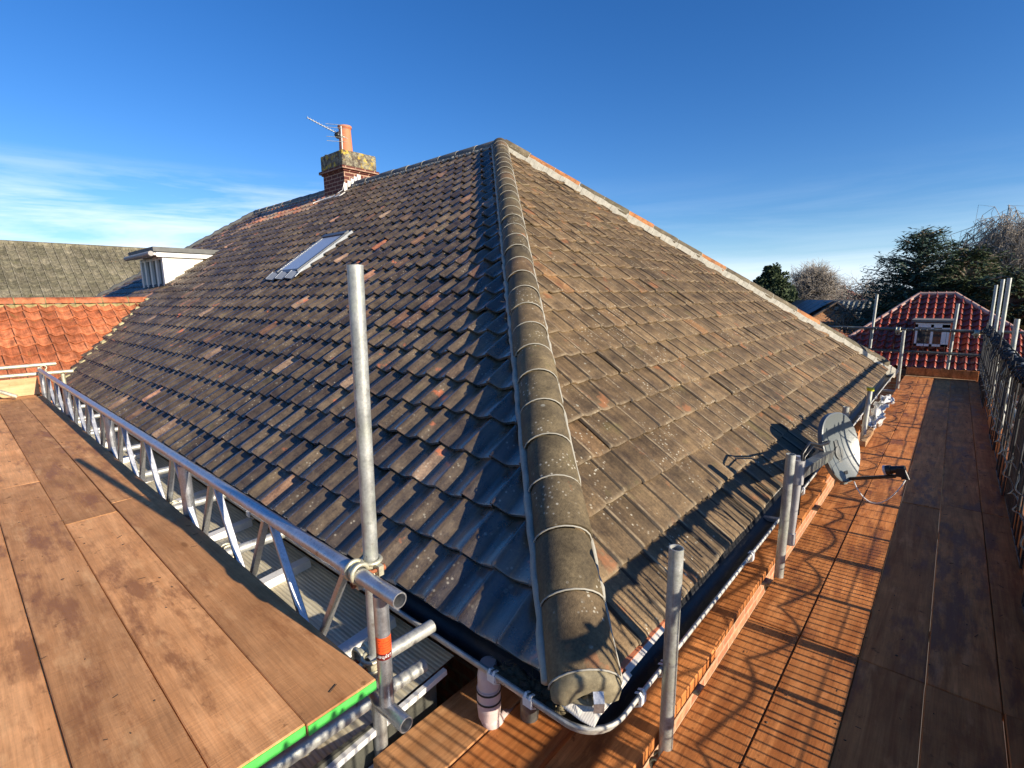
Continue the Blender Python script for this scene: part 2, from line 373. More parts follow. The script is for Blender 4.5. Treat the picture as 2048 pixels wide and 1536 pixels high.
# ------------------------------------------------------------------ helpers: meshes
class MB:
    def __init__(s):
        s.v = []; s.f = []; s.sm = []; s.r = []; s.uv = []; s.mi = []
    def add(s, vs, fs, smooth=False, rnd=0.5, uvs=None, mi=0):
        o = len(s.v)
        s.v += [V(x) for x in vs]
        for i, f in enumerate(fs):
            s.f.append([o + j for j in f]); s.sm.append(smooth); s.r.append(rnd); s.mi.append(mi)
            if uvs: s.uv.append(uvs[i])
            else:
                pts = [V(vs[j]) for j in f]
                n = (pts[1] - pts[0]).cross(pts[2] - pts[0])
                ax = max(range(3), key=lambda k: abs(n[k]))
                if ax == 0: s.uv.append([(p.y, p.z) for p in pts])
                elif ax == 1: s.uv.append([(p.x, p.z) for p in pts])
                else: s.uv.append([(p.x, p.y) for p in pts])
    def box(s, c, size, rot=None, rnd=0.5, mi=0, bev=0.0):
        hx, hy, hz = size[0] / 2, size[1] / 2, size[2] / 2
        c = V(c)
        rot = rot or Matrix.Identity(3)
        if bev > 0:
            b = min(bev, hx * .9, hy * .9, hz * .9)
            vs = []; 
            for sx in (-1, 1):
                for sy in (-1, 1):
                    for sz in (-1, 1):
                        vs += [(sx * hx, sy * (hy - b), sz * (hz - b)), (sx * (hx - b), sy * hy, sz * (hz - b)), (sx * (hx - b), sy * (hy - b), sz * hz)]
            bm = bmesh.new()
            for p in vs: bm.verts.new(p)
            bmesh.ops.convex_hull(bm, input=bm.verts[:])
            bmesh.ops.dissolve_limit(bm, angle_limit=0.01, verts=bm.verts[:], edges=bm.edges[:])
            bm.verts.index_update()
            s.add([c + rot @ v_.co for v_ in bm.verts], [[v_.index for v_ in f.verts] for f in bm.faces], False, rnd, None, mi)
            bm.free()
            return
        vs = [c + rot @ V((x, y, z)) for x in (-hx, hx) for y in (-hy, hy) for z in (-hz, hz)]
        fs = [(0, 1, 3, 2), (4, 6, 7, 5), (0, 4, 5, 1), (2, 3, 7, 6), (0, 2, 6, 4), (1, 5, 7, 3)]
        s.add(vs, fs, False, rnd, None, mi)
    def span(s, lo, hi, **kw):
        s.box([(a + b) / 2 for a, b in zip(lo, hi)], [abs(b - a) for a, b in zip(lo, hi)], **kw)
    def bar(s, p0, p1, w_, h_, up=(0, 0, 1), **kw):
        p0, p1 = V(p0), V(p1)
        x = (p1 - p0); L = x.length; x.normalize()
        y = V(up).cross(x)
        if y.length < 1e-4: y = V((0, 1, 0)).cross(x)
        y.normalize(); z = x.cross(y)
        s.box((p0 + p1) / 2, (L, w_, h_), Matrix((x, y, z)).transposed(), **kw)
    def tube(s, p0, p1, r, seg=16, hollow=0.0, r1=None, caps=True, rnd=0.5, mi=0):
        p0, p1 = V(p0), V(p1)
        r1 = r if r1 is None else r1
        x = (p1 - p0).normalized()
        y = x.orthogonal().normalized(); z = x.cross(y)
        def ring(p, rr): return [p + (y * math.cos(a) + z * math.sin(a)) * rr for a in [2 * math.pi * k / seg for k in range(seg)]]
        q = lambda k: (k, (k + 1) % seg, seg + (k + 1) % seg, seg + k)
        s.add(ring(p0, r) + ring(p1, r1), [q(k) for k in range(seg)], True, rnd, None, mi)
        if hollow > 0:
            s.add(ring(p0, r) + ring(p0, hollow), [q(k)[::-1] for k in range(seg)], False, rnd, None, mi)
            s.add(ring(p1, r1) + ring(p1, hollow), [q(k) for k in range(seg)], False, rnd, None, mi)
            s.add(ring(p0, hollow) + ring(p1, hollow), [q(k)[::-1] for k in range(seg)], True, rnd, None, mi)
        elif caps:
            s.add(ring(p0, r), [tuple(range(seg))[::-1]], False, rnd, None, mi)
            s.add(ring(p1, r1), [tuple(range(seg))], False, rnd, None, mi)
    def path(s, pts, r, seg=8, rnd=0.5, closed=False, radii=None, mi=0):
        pts = [V(p) for p in pts]
        n = len(pts); vs = []; prev = None
        for i, p in enumerate(pts):
            t = (pts[min(i + 1, n - 1)] - pts[max(i - 1, 0)]).normalized()
            if prev is None: y = t.orthogonal().normalized()
            else:
                y = prev - t * prev.dot(t)
                y = y.normalized() if y.length > 1e-6 else t.orthogonal().normalized()
            prev = y; z = t.cross(y)
            rr = radii[i] if radii else r
            vs += [p + (y * math.cos(2 * math.pi * k / seg) + z * math.sin(2 * math.pi * k / seg)) * rr for k in range(seg)]
        fs = []
        for i in range(n - 1):
            for k in range(seg):
                fs.append((i * seg + k, i * seg + (k + 1) % seg, (i + 1) * seg + (k + 1) % seg, (i + 1) * seg + k))
        fs.append(tuple(range(seg))[::-1]); fs.append(tuple((n - 1) * seg + k for k in range(seg)))
        s.add(vs, fs, True, rnd, None, mi)
    def blob(s, c, rad, seed=0, amp=0.35, sub=2, rnd=0.5, mi=0):
        bm = bmesh.new()
        bmesh.ops.create_icosphere(bm, subdivisions=sub, radius=1)
        vs = []
        for v_ in bm.verts:
            k = 1 + amp * (mnoise.noise(v_.co * 1.7 + V((seed * 3.1, seed, 0))))
            vs.append(V(c) + V((v_.co.x * rad[0] * k, v_.co.y * rad[1] * k, v_.co.z * rad[2] * k)))
        s.add(vs, [[q.index for q in f.verts] for f in bm.faces], True, rnd, None, mi)
        bm.free()
    def build(s, name, mat, parent=None, origin=None, local=False, mats=None):
        me = D.meshes.new(name)
        if not s.v: return None
        ploc = V((0, 0, 0))
        if parent is not None:
            q = parent
            while q is not None and not local:
                ploc += q.location; q = q.parent
        if local: org = V((0, 0, 0)) if origin is None else V(origin)
        elif origin is not None: org = V(origin)
        else:
            org = V(((min(a.x for a in s.v) + max(a.x for a in s.v)) / 2, (min(a.y for a in s.v) + max(a.y for a in s.v)) / 2, min(a.z for a in s.v)))
        me.from_pydata([a - org for a in s.v], [], s.f)
        me.polygons.foreach_set('use_smooth', s.sm)
        uvl = me.uv_layers.new(name='UVMap')
        flat = []
        for u in s.uv:
            for a in u: flat += [a[0], a[1]]
        uvl.data.foreach_set('uv', flat)
        at = me.attributes.new('rnd', 'FLOAT', 'FACE')
        at.data.foreach_set('value', s.r)
        for mm in (mats or [mat]): me.materials.append(mm)
        if mats: me.polygons.foreach_set('material_index', s.mi)
        me.update()
        o = D.objects.new(name, me)
        o.location = org - ploc
        if parent is not None: o.parent = parent
        COL.objects.link(o)
        return o

def tag(o, label=None, cat=None, group=None, kind=None):
    if label: o['label'] = label
    if cat: o['category'] = cat
    if group: o['group'] = group
    if kind: o['kind'] = kind
    return o
def thing(name, loc, label, cat, group=None):
    o = D.objects.new(name, None)
    o.location = loc
    o.empty_display_size = 0.2
    COL.objects.link(o)
    return tag(o, label, cat, group)
def copy_tree(o, parent=None):
    c = o.copy()
    COL.objects.link(c)
    c.parent = parent
    for ch in list(o.children): copy_tree(ch, c)
    return c

# ------------------------------------------------------------------ geometry of the place (metres, camera at eye height 0)
GZ = -3.9
EX, EY, EZ = 1.14, 0.72, -1.22            # eaves corner of the tiles
AX, AY, AZ = 6.06, 5.54, 2.28             # top of the near hip
PL = (AZ - EZ) / (AX - EX)
PR = (AZ - EZ) / (AY - EY)
FX = 10.05                                # far end of the right eaves
RY1 = 14.4                                # far end of the ridge
FY = 19.2                                 # far end of the left eaves

# ground
g = MB()
g.add([(-900, -900, GZ), (900, -900, GZ), (900, 900, GZ), (-900, 900, GZ)], [(0, 1, 2, 3)])
tag(g.build('ground', MT['grass'], origin=(0, 0, GZ)), kind='structure')
# low paving round the house
g = MB()
g.add([(-8, -3, GZ + .004), (16, -3, GZ + .004), (16, 26, GZ + .004), (-8, 26, GZ + .004)], [(0, 1, 2, 3)])
tag(g.build('paving', plain('garden_paving', (0.16, 0.15, 0.13), 0.9, 0, 0.3, 2), origin=(0, 0, GZ)), kind='structure')

# ------------------------------------------------------------------ pantiles
PROF = [(-0.06, .026), (-0.03, .038), (0.03, .045), (0.09, .043), (0.16, .034), (0.27, .018), (0.36, .007), (0.43, .003), (0.52, .004), (0.66, .012), (0.82, .023), (0.94, .031), (1.0, .033)]
def pantiles(mb, org, up, across, ncol, rows, w_, g_, thick=0.016, lift=0.030, jit=1.0, hs_=1.0, keep=None, prof=PROF, rnd_fn=None, s0=0.0):
    up = V(up).normalized(); ac = V(across).normalized(); n = ac.cross(up).normalized()
    if n.z < 0: n = -n
    org = V(org)
    for i in range(rows):
        for j in range(ncol):
            s_ = s0 + i * g_; t = j * w_
            if keep and not keep(s_ + g_ / 2, t + w_ / 2): continue
            rr = random.random() if rnd_fn is None else rnd_fn(s_, t)
            ds = random.gauss(0, .0035) * jit; dt = random.gauss(0, .002) * jit
            dl = random.gauss(0, .0028) * jit; tw = random.gauss(0, .012) * jit
            tilt = random.gauss(0, .06) * jit
            L0 = s_ + ds; L1 = s_ + g_ + .045
            top = []; bot = []; 
            rows_v = []
            for (k, L, hz) in ((0, L0, lift), (1, L0 + .012, lift + .001), (2, (L0 + L1) / 2, lift * .5), (3, L1, -.004)):
                rv = []
                for (u, h) in prof:
                    hh = h * hs_ + hz + dl + tilt * (u - .4) * w_ * .3
                    if k == 0: hh -= .004
                    tt = t + u * w_ + dt + tw * (L - s_)
                    rv.append(org + up * L + ac * tt + n * hh)
                rows_v.append(rv)
            m_ = len(prof)
            vs = [p for r_ in rows_v for p in r_]
            fs = []
            for a in range(3):
                for b in range(m_ - 1):
                    fs.append((a * m_ + b, a * m_ + b + 1, (a + 1) * m_ + b + 1, (a + 1) * m_ + b))
            vv = (0.0, .05, .5, 1.0)
            uvt = [[(prof[q % m_][0], vv[q // m_]) for q in f] for f in fs]
            mb.add(vs, fs, True, rr, uvt)
            fr = rows_v[0]
            dn = [p - n * thick for p in fr]
            mb.add(fr + dn, [(b, m_ + b, m_ + b + 1, b + 1) for b in range(m_ - 1)], False, rr, [[(.5, .5)] * 4] * (m_ - 1))
            lf = [r_[0] for r_ in rows_v]
            mb.add(lf + [p - n * thick for p in lf], [(a, a + 1, 5 + a, 4 + a) for a in range(3)], False, rr, [[(.5, .5)] * 4] * 3)

def cut(o, co_, no):
    bm = bmesh.new(); bm.from_mesh(o.data)
    c2 = V(co_) - o.matrix_basis.translation - (V(o.parent.location) if o.parent else V((0, 0, 0)))
    bmesh.ops.bisect_plane(bm, geom=bm.verts[:] + bm.edges[:] + bm.faces[:], plane_co=c2, plane_no=V(no), clear_outer=True)
    bm.to_mesh(o.data); bm.free()

house = thing('bungalow', (6, 8, GZ), 'brick bungalow with a large weathered pantile hipped roof filling the middle of the view', 'house')
TW, TG = 0.19, 0.2355
upL = V((1, 0, PL)).normalized(); nL = V((-PL, 0, 1)).normalized()
upR = V((0, 1, PR)).normalized(); nR = V((0, -PR, 1)).normalized()
# left slope: columns run towards -Y
mb = MB()
ncl = int((FY - EY) / TW) + 2
slL = (AX - EX) * math.sqrt(1 + PL * PL)
def keepL(s_, t):
    x = EX + s_ / math.sqrt(1 + PL * PL); y = FY + .1 - t
    if (y - EY) < (x - EX) * (AY - EY) / (AX - EX) - .5: return False
    if (FY - y) < (x - EX) - .5: return False
    return True
def rndL(s_, t):
    y = FY + .1 - t
    if y > 10.2 and s_ > slL - .95 - max(0, y - 12.5) * .5 and y < 13.6: return 0.99 + random.random() * .01
    return random.random() ** 1.15
pantiles(mb, (EX, FY + .1, EZ), upL, (0, -1, 0), ncl, 26, TW, TG, keep=keepL, rnd_fn=rndL)
slopeL = mb.build('roof_slope', MT['tile_left'], house)
hn = V((AY - EY, -(AX - EX), 0)).normalized()
cut(slopeL, (EX, EY, 0), hn)
cut(slopeL, (EX, FY, 0), (1, 1, 0))
# right slope
mb = MB()
def keepR(s_, t):
    y = EY + s_ / math.sqrt(1 + PR * PR); x = EX + t
    if (x - EX) < (y - EY) * (AX - EX) / (AY - EY) - .5: return False
    if (FX - x) < (y - EY) * (FX - AX) / (AY - EY) - .5: return False
    return True
pantiles(mb, (EX - .05, EY, EZ), upR, (1, 0, 0), 48, 26, TW, TG, keep=keepR, lift=.015, hs_=.46, s0=.0, thick=.011)
slopeR = mb.build('roof_slope', MT['tile_right'], house)
tag(slopeR, 'sunlit brown pantile slope on the right of the hip')
tag(slopeL, 'dark ridged pantile slope on the left of the hip')
cut(slopeR, (EX, EY, 0), -hn)
cut(slopeR, (FX, EY, 0), V((AY - EY, FX - AX, 0)))
# roof body below the tiles (rafters and felt), all four slopes
mb = MB()
o = .012
A0 = V((AX, AY, AZ - o)); A1 = V((AX, RY1, AZ - o))
c0 = V((EX + .03, EY + .03, EZ - o)); c1 = V((FX - .03, EY + .03, EZ - o)); c2 = V((FX - .03, FY - .03, EZ - o)); c3 = V((EX + .03, FY - .03, EZ - o))
mb.add([c0, c1, c2, c3, A0, A1], [(0, 1, 4), (1, 2, 5, 4), (2, 3, 5), (3, 0, 4, 5), (3, 2, 1, 0)])
mb.build('roof_body', MT['dark_in'], house)
# far slopes seen only from elsewhere: plain tiled sheets
mb = MB()
for (a, b, c, d_) in ((c1, c2, A1, A0), (c2, c3, A1, A1)):
    nn = (b - a).cross(c - a).normalized() * .03
    mb.add([a + nn, b + nn, c + nn, d_ + nn], [(0, 1, 2, 3)] if (c - d_).length > .01 else [(0, 1, 2)])
mb.build('rear_slope', MT['tile_left'], house)

# hip and ridge cappings
def capping(p0, p1, step, r, mat, name, rnds=None, ang=98, lift=0.0, mort=True, mname='hip_mortar', mm='mortar', seg=14, start=0.0, jr=.0034, bd=None):
    p0, p1 = V(p0), V(p1)
    t = (p1 - p0).normalized(); L = (p1 - p0).length
    side = t.cross(V((0, 0, 1))).normalized(); up = side.cross(t)
    mb = MB(); mo = MB(); n_ = int(round(L / step))
    for i in range(n_):
        a0 = start + i * step + .004; a1 = start + (i + 1) * step - .004
        r0 = r * (1 + random.gauss(0, .012)); wob = V((random.gauss(0, .003), random.gauss(0, .003), random.gauss(0, .003)))
        rr = random.random()
        rings = []
        for (al, ro, k) in ((a0, r0 - .02, 0), (a0, r0, 0), (a0 + .02, r0 + .003, 0), ((a0 + a1) / 2, r0 + .001, 0), (a1 - .01, r0 - .002, 0), (a1, r0 - .006, 0)):
            rings.append([p0 + t * al + wob + up * lift + side * math.sin(R(q)) * ro + up * math.cos(R(q)) * ro * .92 for q in [(-ang + 2 * ang * j / seg) for j in range(seg + 1)]])
        vs = [p for rg in rings for p in rg]; k = seg + 1
        mb.add(vs, [(a * k + b, a * k + b + 1, (a + 1) * k + b + 1, (a + 1) * k + b) for a in range(1, 5) for b in range(seg)], True, rr)
        mb.add(rings[0] + rings[1], [(b, b + 1, k + b + 1, k + b) for b in range(seg)], False, rr)
        if mort:
            for (al, s_) in ((a0, -1),):
                pts = [p0 + t * (al - .004) + up * lift + side * math.sin(R(q)) * (r + .0005) + up * math.cos(R(q)) * (r + .0005) * .92 for q in [(-ang + 2 * ang * j / 12) for j in range(13)]]
                mo.path(pts, jr, 5)
    o1 = mb.build(name, mat, house)
    for (offs, br) in (bd or ()):
        add_bead(mo, p0 + t * .02, p1, offs, br, 150, .4)
    if mort: mo.build(mname, MT[mm], house)
    return o1
def add_bead(mb, p0, p1, offs, r, n_, amp):
    p0, p1 = V(p0), V(p1)
    pts = []; rad = []
    for i in range(n_ + 1):
        p = p0.lerp(p1, i / n_) + V(offs) + V((mnoise.noise(V((i * .7, 0, 1))), mnoise.noise(V((i * .6, 5, 1))), mnoise.noise(V((i * .65, 9, 1))))) * r * .7
        pts.append(p); rad.append(r * (1 + amp * mnoise.noise(V((i * .9, 3, 7)))))
    mb.path(pts, r, 7, radii=rad)
def bead(p0, p1, offs, r, mat, name, n_=60, amp=.4, flat=1.0):
    p0, p1 = V(p0), V(p1); mb = MB()
    pts = []; rad = []
    for i in range(n_ + 1):
        p = p0.lerp(p1, i / n_) + V(offs) + V((mnoise.noise(V((i * .7, 0, 1))), mnoise.noise(V((i * .6, 5, 1))), mnoise.noise(V((i * .65, 9, 1))))) * r * .7
        pts.append(p); rad.append(r * (1 + amp * mnoise.noise(V((i * .9, 3, 7)))))
    mb.path(pts, r, 7, radii=rad)
    return mb.build(name, MT[mat], house)
H0 = V((EX, EY, EZ + .03)); H1 = V((AX, AY, AZ + .03))
th = (H1 - H0).normalized(); sh = th.cross(V((0, 0, 1))).normalized()
hipo = capping(H0 + th * .022, H1, .2556, .111, MT['tile_hip'], 'hip_tiles', lift=.015, mm='mortar_grey', bd=((-sh * .113, .020), (sh * .112, .012)))
# ridge
capping((AX, AY + .02, AZ - .0), (AX, 9.55, AZ - .0), .44, .105, MT['tile_grey'], 'ridge_tiles', lift=.015, mname='ridge_mortar', mm='mortar_grey', bd=((V((-.11, 0, -.02)), .026), (V((.11, 0, -.02)), .02)))
capping((AX, 10.55, AZ - .0), (AX, RY1, AZ - .0), .44, .105, MT['tile_grey'], 'ridge_tiles', lift=.015, mname='ridge_mortar', mm='mortar_grey', bd=((V((-.11, 0, -.02)), .026), (V((.11, 0, -.02)), .02)))
# far hip to the right, with its thick pale mortar bed
G0 = V((FX, EY, EZ + .0)); G1 = V((AX, AY, AZ + .03))
tg = (G1 - G0).normalized(); sg = tg.cross(V((0, 0, 1))).normalized()
capping(G0 + tg * .1, G1, .44, .10, MT['tile_farhip'], 'hip_tiles', lift=.025, mm='mortar', bd=((V((0, .11, 0)), .02), (V((0, -.11, 0)), .02)))
mb = MB()
for i in range(96):
    a = G0.lerp(G1, i / 96); b = G0.lerp(G1, (i + 1) / 96)
    hgt = .075 + .035 * (0.5 + 0.5 * math.sin(i * 2 * math.pi / 4.0)) + random.random() * .008
    nrm = V((0, -1, .35)).normalized() * .135
    for (aa, bb) in ((a, b),):
        c_ = (aa + bb) / 2 + V((0, -.105, -.03)) + V((0, -hgt * .3, -hgt * .42))
        mb.bar(aa + V((-.02, -.10, -.03 - hgt * .35)), bb + V((-.02, -.10, -.03 - hgt * .35)), .05, hgt + .04)
mb.build('hip_mortar', MT['mortar'], house)
# far left hip
bead((EX, FY, EZ + .06), (AX, RY1, AZ + .06), (0, 0, 0), .07, 'tile_grey', 'hip_tiles', 80, .15)
# finished cement at the foot of the hip
mb = MB()
p = H0 + th * .045
up_h = sh.cross(th)
k = 18
ring = lambda q, rr, off: p + th * off + V((0, 0, .013)) + sh * math.sin(R(q)) * rr + up_h * math.cos(R(q)) * rr * .92
angs = [-110 + 220 * j / k for j in range(k + 1)]
a_ = [ring(q, .1075 + .002 * math.sin(q * .3), -.010) for q in angs]
b_ = [ring(q, .105 + .003 * math.sin(q * .7), -.045 - .012 * (1 - math.cos(R(q)))) for q in angs]
c_ = [ring(q, .070, -.058 - .012 * (1 - math.cos(R(q)))) for q in angs]
d_ = [ring(q, .02, -.062) for q in angs]
vs = a_ + b_ + c_ + d_; n1 = k + 1
mb.add(vs, [(r_ * n1 + j, r_ * n1 + j + 1, (r_ + 1) * n1 + j + 1, (r_ + 1) * n1 + j) for r_ in range(3) for j in range(k)], True)
mb.build('hip_mortar', MT['hip_cement'], house)
mb = MB()
mb.blob(p + th * .01 + V((.0, .0, -.035)), (.075, .07, .035), 5, .3, 2)
mb.build('hip_mortar', MT['hip_cement'], house)
# galvanised hip iron
mb = MB()
hp = [p + th * .0 + V((0, 0, .07)) + sh * .03, p - th * .078 + V((0, 0, .052)) + sh * .03, p - th * .098 + V((0, 0, .035)) + sh * .03, p - th * .090 + V((0, 0, -.005)) + sh * .03]
for a, b in zip(hp, hp[1:]): mb.bar(a, b, .032, .004)
mb.build('hip_iron', MT['alu'], house)

# walls, fascia, soffit
mb = MB()
mb.span((1.5, .96, GZ), (FX - .35, FY - .35, -1.40))
wall = mb.build('wall', MT['brick'], house)
mb = MB()
mb.span((1.225, .80, -1.43), (1.25, FY - .1, -1.235))
mb.span((1.25, .775, -1.43), (FX - .1, .80, -1.235))
mb.build('fascia', MT['white'], house)
mb = MB()
mb.span((1.25, .80, -1.43), (1.497, FY - .1, -1.415))
mb.span((1.497, .80, -1.43), (FX - .1, .957, -1.415))
mb.build('soffit', MT['soffit'], house)

# gutter: half-round sweep, left run - rounded corner - right run
GX, GY, GR, GT = 1.146, .693, .057, -1.268
cr_ = .075
path = [(V((GX, 10.15, GT)), V((-1, 0, 0)))]
for y in [8 - i * .5 for i in range(14)]: path.append((V((GX, y, GT)), V((-1, 0, 0))))
cc = V((GX + cr_, GY + cr_, GT))
for k in range(9):
    a = math.pi + (math.pi / 2) * k / 8
    path.append((cc + V((math.cos(a), math.sin(a), 0)) * cr_, V((math.cos(a), math.sin(a), 0))))
for x in [1.6 + i * .5 for i in range(19)]: path.append((V((x, GY, GT)), V((0, -1, 0))))
path.append((V((FX + .05, GY, GT)), V((0, -1, 0))))
def sweep(path, prof):
    vs = []; m_ = len(prof)
    for (p, out) in path: vs += [p + out * a + V((0, 0, b)) for a, b in prof]
    fs = [(i * m_ + j, i * m_ + j + 1, (i + 1) * m_ + j + 1, (i + 1) * m_ + j) for i in range(len(path) - 1) for j in range(m_ - 1)]
    return vs, fs
def arc(r, n_=10, a0=0, a1=180): return [(r * math.cos(R(a0 + (a1 - a0) * i / n_)), -r * math.sin(R(a0 + (a1 - a0) * i / n_))) for i in range(n_ + 1)]
gutter = None
mb = MB()
outer = [(GR + .003, .006), (GR + .007, .004), (GR + .007, -.006), (GR + .001, -.008)] + arc(GR, 10)[1:] + [(-GR, .004)]
vs, fs = sweep(path, outer); mb.add(vs, fs, True)
vs, fs = sweep(path, [(GR + .003, .006), (GR - .004, .006), (GR - .004, -.012)]); mb.add(vs, [f[::-1] for f in fs], True)
gutter = mb.build('gutter', plain('weathered_white_gutter', (0.52, 0.51, 0.46), 0.45, 0, 0.45, 14), house)
mb = MB()
vs, fs = sweep(path, [(a, b + .001) for a, b in arc(GR - .004, 10, 6, 178)] ); mb.add(vs, [f[::-1] for f in fs], True)
mb.build('gutter_lining', MT['dirt'], gutter)
def clip(p, out):
    mb = MB()
    al = V((-out.y, out.x, 0))
    for w_ in (-.010, .010):
        pts = [p + al * w_ + out * a + V((0, 0, b)) for a, b in [(GR - .012, .008), (GR + .004, .014), (GR + .012, .002), (GR + .008, -.03), (GR * .7, -GR * .82)]]
        for a, b in zip(pts, pts[1:]): mb.bar(a, b, .009, .003)
    mb.box(p + out * (GR + .009) + V((0, 0, -.012)), (.035 if abs(out.y) > .5 else .009, .035 if abs(out.x) > .5 else .009, .03))
    mb.build('gutter_clip', MT['white'], gutter)
for y in (.90, 1.06, 1.75, 3.1, 4.6, 6.2, 8.0): clip(V((GX, y, GT)), V((-1, 0, 0)))
for x in (1.33, 1.50, 2.5, 3.6, 4.8, 6.2, 7.6, 9.2): clip(V((x, GY, GT)), V((0, -1, 0)))
mb = MB()
for i in range(46):
    t_ = random.random()
    y = .80 + t_ * .30
    mb.blob((GX + random.uniform(-.03, .04), y, GT - .04 + random.random() * .012), (random.uniform(.012, .03), random.uniform(.015, .04), random.uniform(.006, .014)), i, .5, 1)
for i in range(90):
    a = V((GX + random.uniform(-.04, .04), random.uniform(.78, 1.1), GT - .025 + random.random() * .015))
    mb.tube(a, a + V((random.uniform(-.05, .05), random.uniform(-.05, .05), random.uniform(-.008, .012))), .0012, 3)
mb.build('gutter_debris', MT['debris'], gutter)
# pale cement filler showing behind the right gutter, and an orange eaves strip
mb = MB()
for i in range(46):
    x = 1.5 + i * .2
    mb.box((x, EY + .028, EZ - .006 + random.random() * .004), (.16 + random.random() * .03, .03, .022), Matrix.Rotation(random.gauss(0, .03), 3, 'Z'))
mb.build('eaves_filler', MT['mortar'], house)
mb = MB(); mb.box((1.52, EY - .012, EZ - .0), (.42, .02, .028), Matrix.Rotation(.0, 3, 'Z')); mb.build('eaves_strip', MT['terracotta'], house)
# torn underlay hanging into the gutter corner
mb = MB()
U0 = V((EX - .015, EY + .10, EZ - .03)); U1 = V((EX + .06, EY - .005, EZ - .025))
def sheet(pts, th_=.0025):
    a = [V(p) for p in pts]; n_ = (a[1] - a[0]).cross(a[2] - a[0]).normalized() * th_
    mb.add(a + [q - n_ for q in a], [tuple(range(len(a))), tuple(range(len(a) * 2 - 1, len(a) - 1, -1))] + [(i, (i + 1) % len(a), len(a) + (i + 1) % len(a), len(a) + i)[::-1] for i in range(len(a))])
sheet([(1.100, .816, -1.215), (1.114, .741, -1.208), (1.135, .712, -1.206), (1.153, .695, -1.215), (1.147, .672, -1.232), (1.109, .670, -1.247), (1.097, .712, -1.240), (1.090, .765, -1.225)])
sheet([(1.153, .697, -1.214), (1.22, .690, -1.212), (1.34, .69, -1.213), (1.34, .672, -1.222), (1.22, .668, -1.228), (1.147, .672, -1.233)])
sheet([(1.34, .70, -1.213), (1.62, .70, -1.211), (1.62, .684, -1.22), (1.34, .680, -1.22)])
mb.build('underlay_flap', MT['underlay'], house)
# downpipe outlet below the left gutter
mb = MB()
for (z0, z1, r0, r1) in ((-1.30, -1.345, .030, .040), (-1.345, -1.40, .040, .040), (-1.40, -1.48, .044, .044), (-1.48, -1.52, .044, .040)):
    mb.tube((GX, 1.14, z0), (GX, 1.14, z1), r0, 20, 0, r1)
mb.path([(GX, 1.14, -1.51), (GX + .01, 1.14, -1.55), (GX + .05, 1.14, -1.585), (GX + .2, 1.10, -1.62)], .038, 14)
dp = mb.build('downpipe', MT['pink_pvc'], house)
mb = MB()
for z in (-1.405, -1.445): mb.tube((GX, 1.14, z), (GX, 1.14, z - .006), .0465, 20)
mb.build('rubber_ring', MT['rubber'], dp)
mb = MB()
mb.tube((1.27, 1.05, -1.42), (1.27, 1.05, -1.62), .035, 14)
mb.build('downpipe', MT['galv_dark'], house)

# skylight
def LP(x, y, h=0): return V((x, y, EZ + PL * (x - EX))) + nL * h
sk = MB()
def lbar(x0, y0, x1, y1, w_, h0, h1):
    a = LP(x0, y0, (h0 + h1) / 2); b = LP(x1, y1, (h0 + h1) / 2)
    sk.bar(a, b, w_, h1 - h0, up=nL)
lbar(3.29, 6.66, 4.06, 6.66, .05, .0, .10); lbar(3.29, 7.26, 4.06, 7.26, .05, .0, .10)
lbar(3.30, 6.69, 3.30, 7.23, .055, .0, .09); lbar(4.06, 6.635, 4.06, 7.285, .08, .0, .11)
skf = sk.build('skylight', plain('dark_grey_frame', (0.10, 0.11, 0.12), 0.4, 0.3), house)
sk = MB(); sk.bar(LP(3.33, 6.96, .082), LP(4.02, 6.96, .082), .55, .02, up=nL)
sk.build('pane', MT['skyglass'], skf)
sk = MB(); lbar(3.27, 6.61, 4.11, 6.61, .04, .02, .088)
sk.build('flashing', MT['lead'], skf)
sk = MB(); lbar(3.27, 7.31, 4.11, 7.31, .04, .02, .088)
sk.build('flashing', MT['lead'], skf)
sk = MB()
for i in range(7):
    y = 6.52 + i * .145
    a = LP(3.16, y, .075); b = LP(3.28, y + .02, .088)
    sk.bar(a, b, .13, .008, up=(nL + V((0, .25 * (-1) ** i, 0))).normalized())
sk.build('flashing', MT['lead'], skf)

# chimney
cst = MB(); cst.span((5.84, 9.64, 1.6), (6.58, 10.46, 2.66)); cst.span((5.815, 9.615, 2.58), (6.605, 10.485, 2.66))
ch = cst.build('chimney', MT['brick_dark'], house)
mb = MB(); mb.span((5.775, 9.575, 2.61), (6.645, 10.525, 2.665)); mb.build('brick_band', MT['brick_dark'], ch)
mb = MB()
mb.span((5.81, 9.61, 2.667), (6.61, 10.49, 2.98), bev=.02)
for i in range(40): mb.blob((random.uniform(5.83, 6.59), random.uniform(9.62, 10.4), 2.975), (.05, .05, .015), i, .5, 1)
mb.build('chimney_head', MT['lichen_brick'], ch)
mb = MB()
for (z0, z1, r0, r1) in ((2.97, 3.42, .135, .118), (3.42, 3.45, .118, .135), (3.45, 3.485, .14, .14)):
    mb.tube((6.03, 9.82, z0), (6.03, 9.82, z1), r0, 24, 0, r1, caps=False)
for z in (3.08, 3.16, 3.24, 3.32, 3.39): mb.tube((6.03, 9.82, z), (6.03, 9.82, z + .008), .134 - (z - 2.97) * .035, 24)
mb.tube((6.03, 9.82, 3.484), (6.03, 9.82, 3.487), .14, 24, .11); mb.tube((6.03, 9.82, 3.30), (6.03, 9.82, 3.485), .11, 24, 0, caps=False)
mb.build('chimney_pot', MT['terracotta'], ch)
mb = MB()
xs = [5.80, 5.95, 6.08]
for i in range(5):
    x = 5.86 + i * .075
    zr = EZ + PL * (x - EX)
    mb.box((x, 9.628, zr + .10), (.085, .012, .19), Matrix.Rotation(.12, 3, 'Y'))
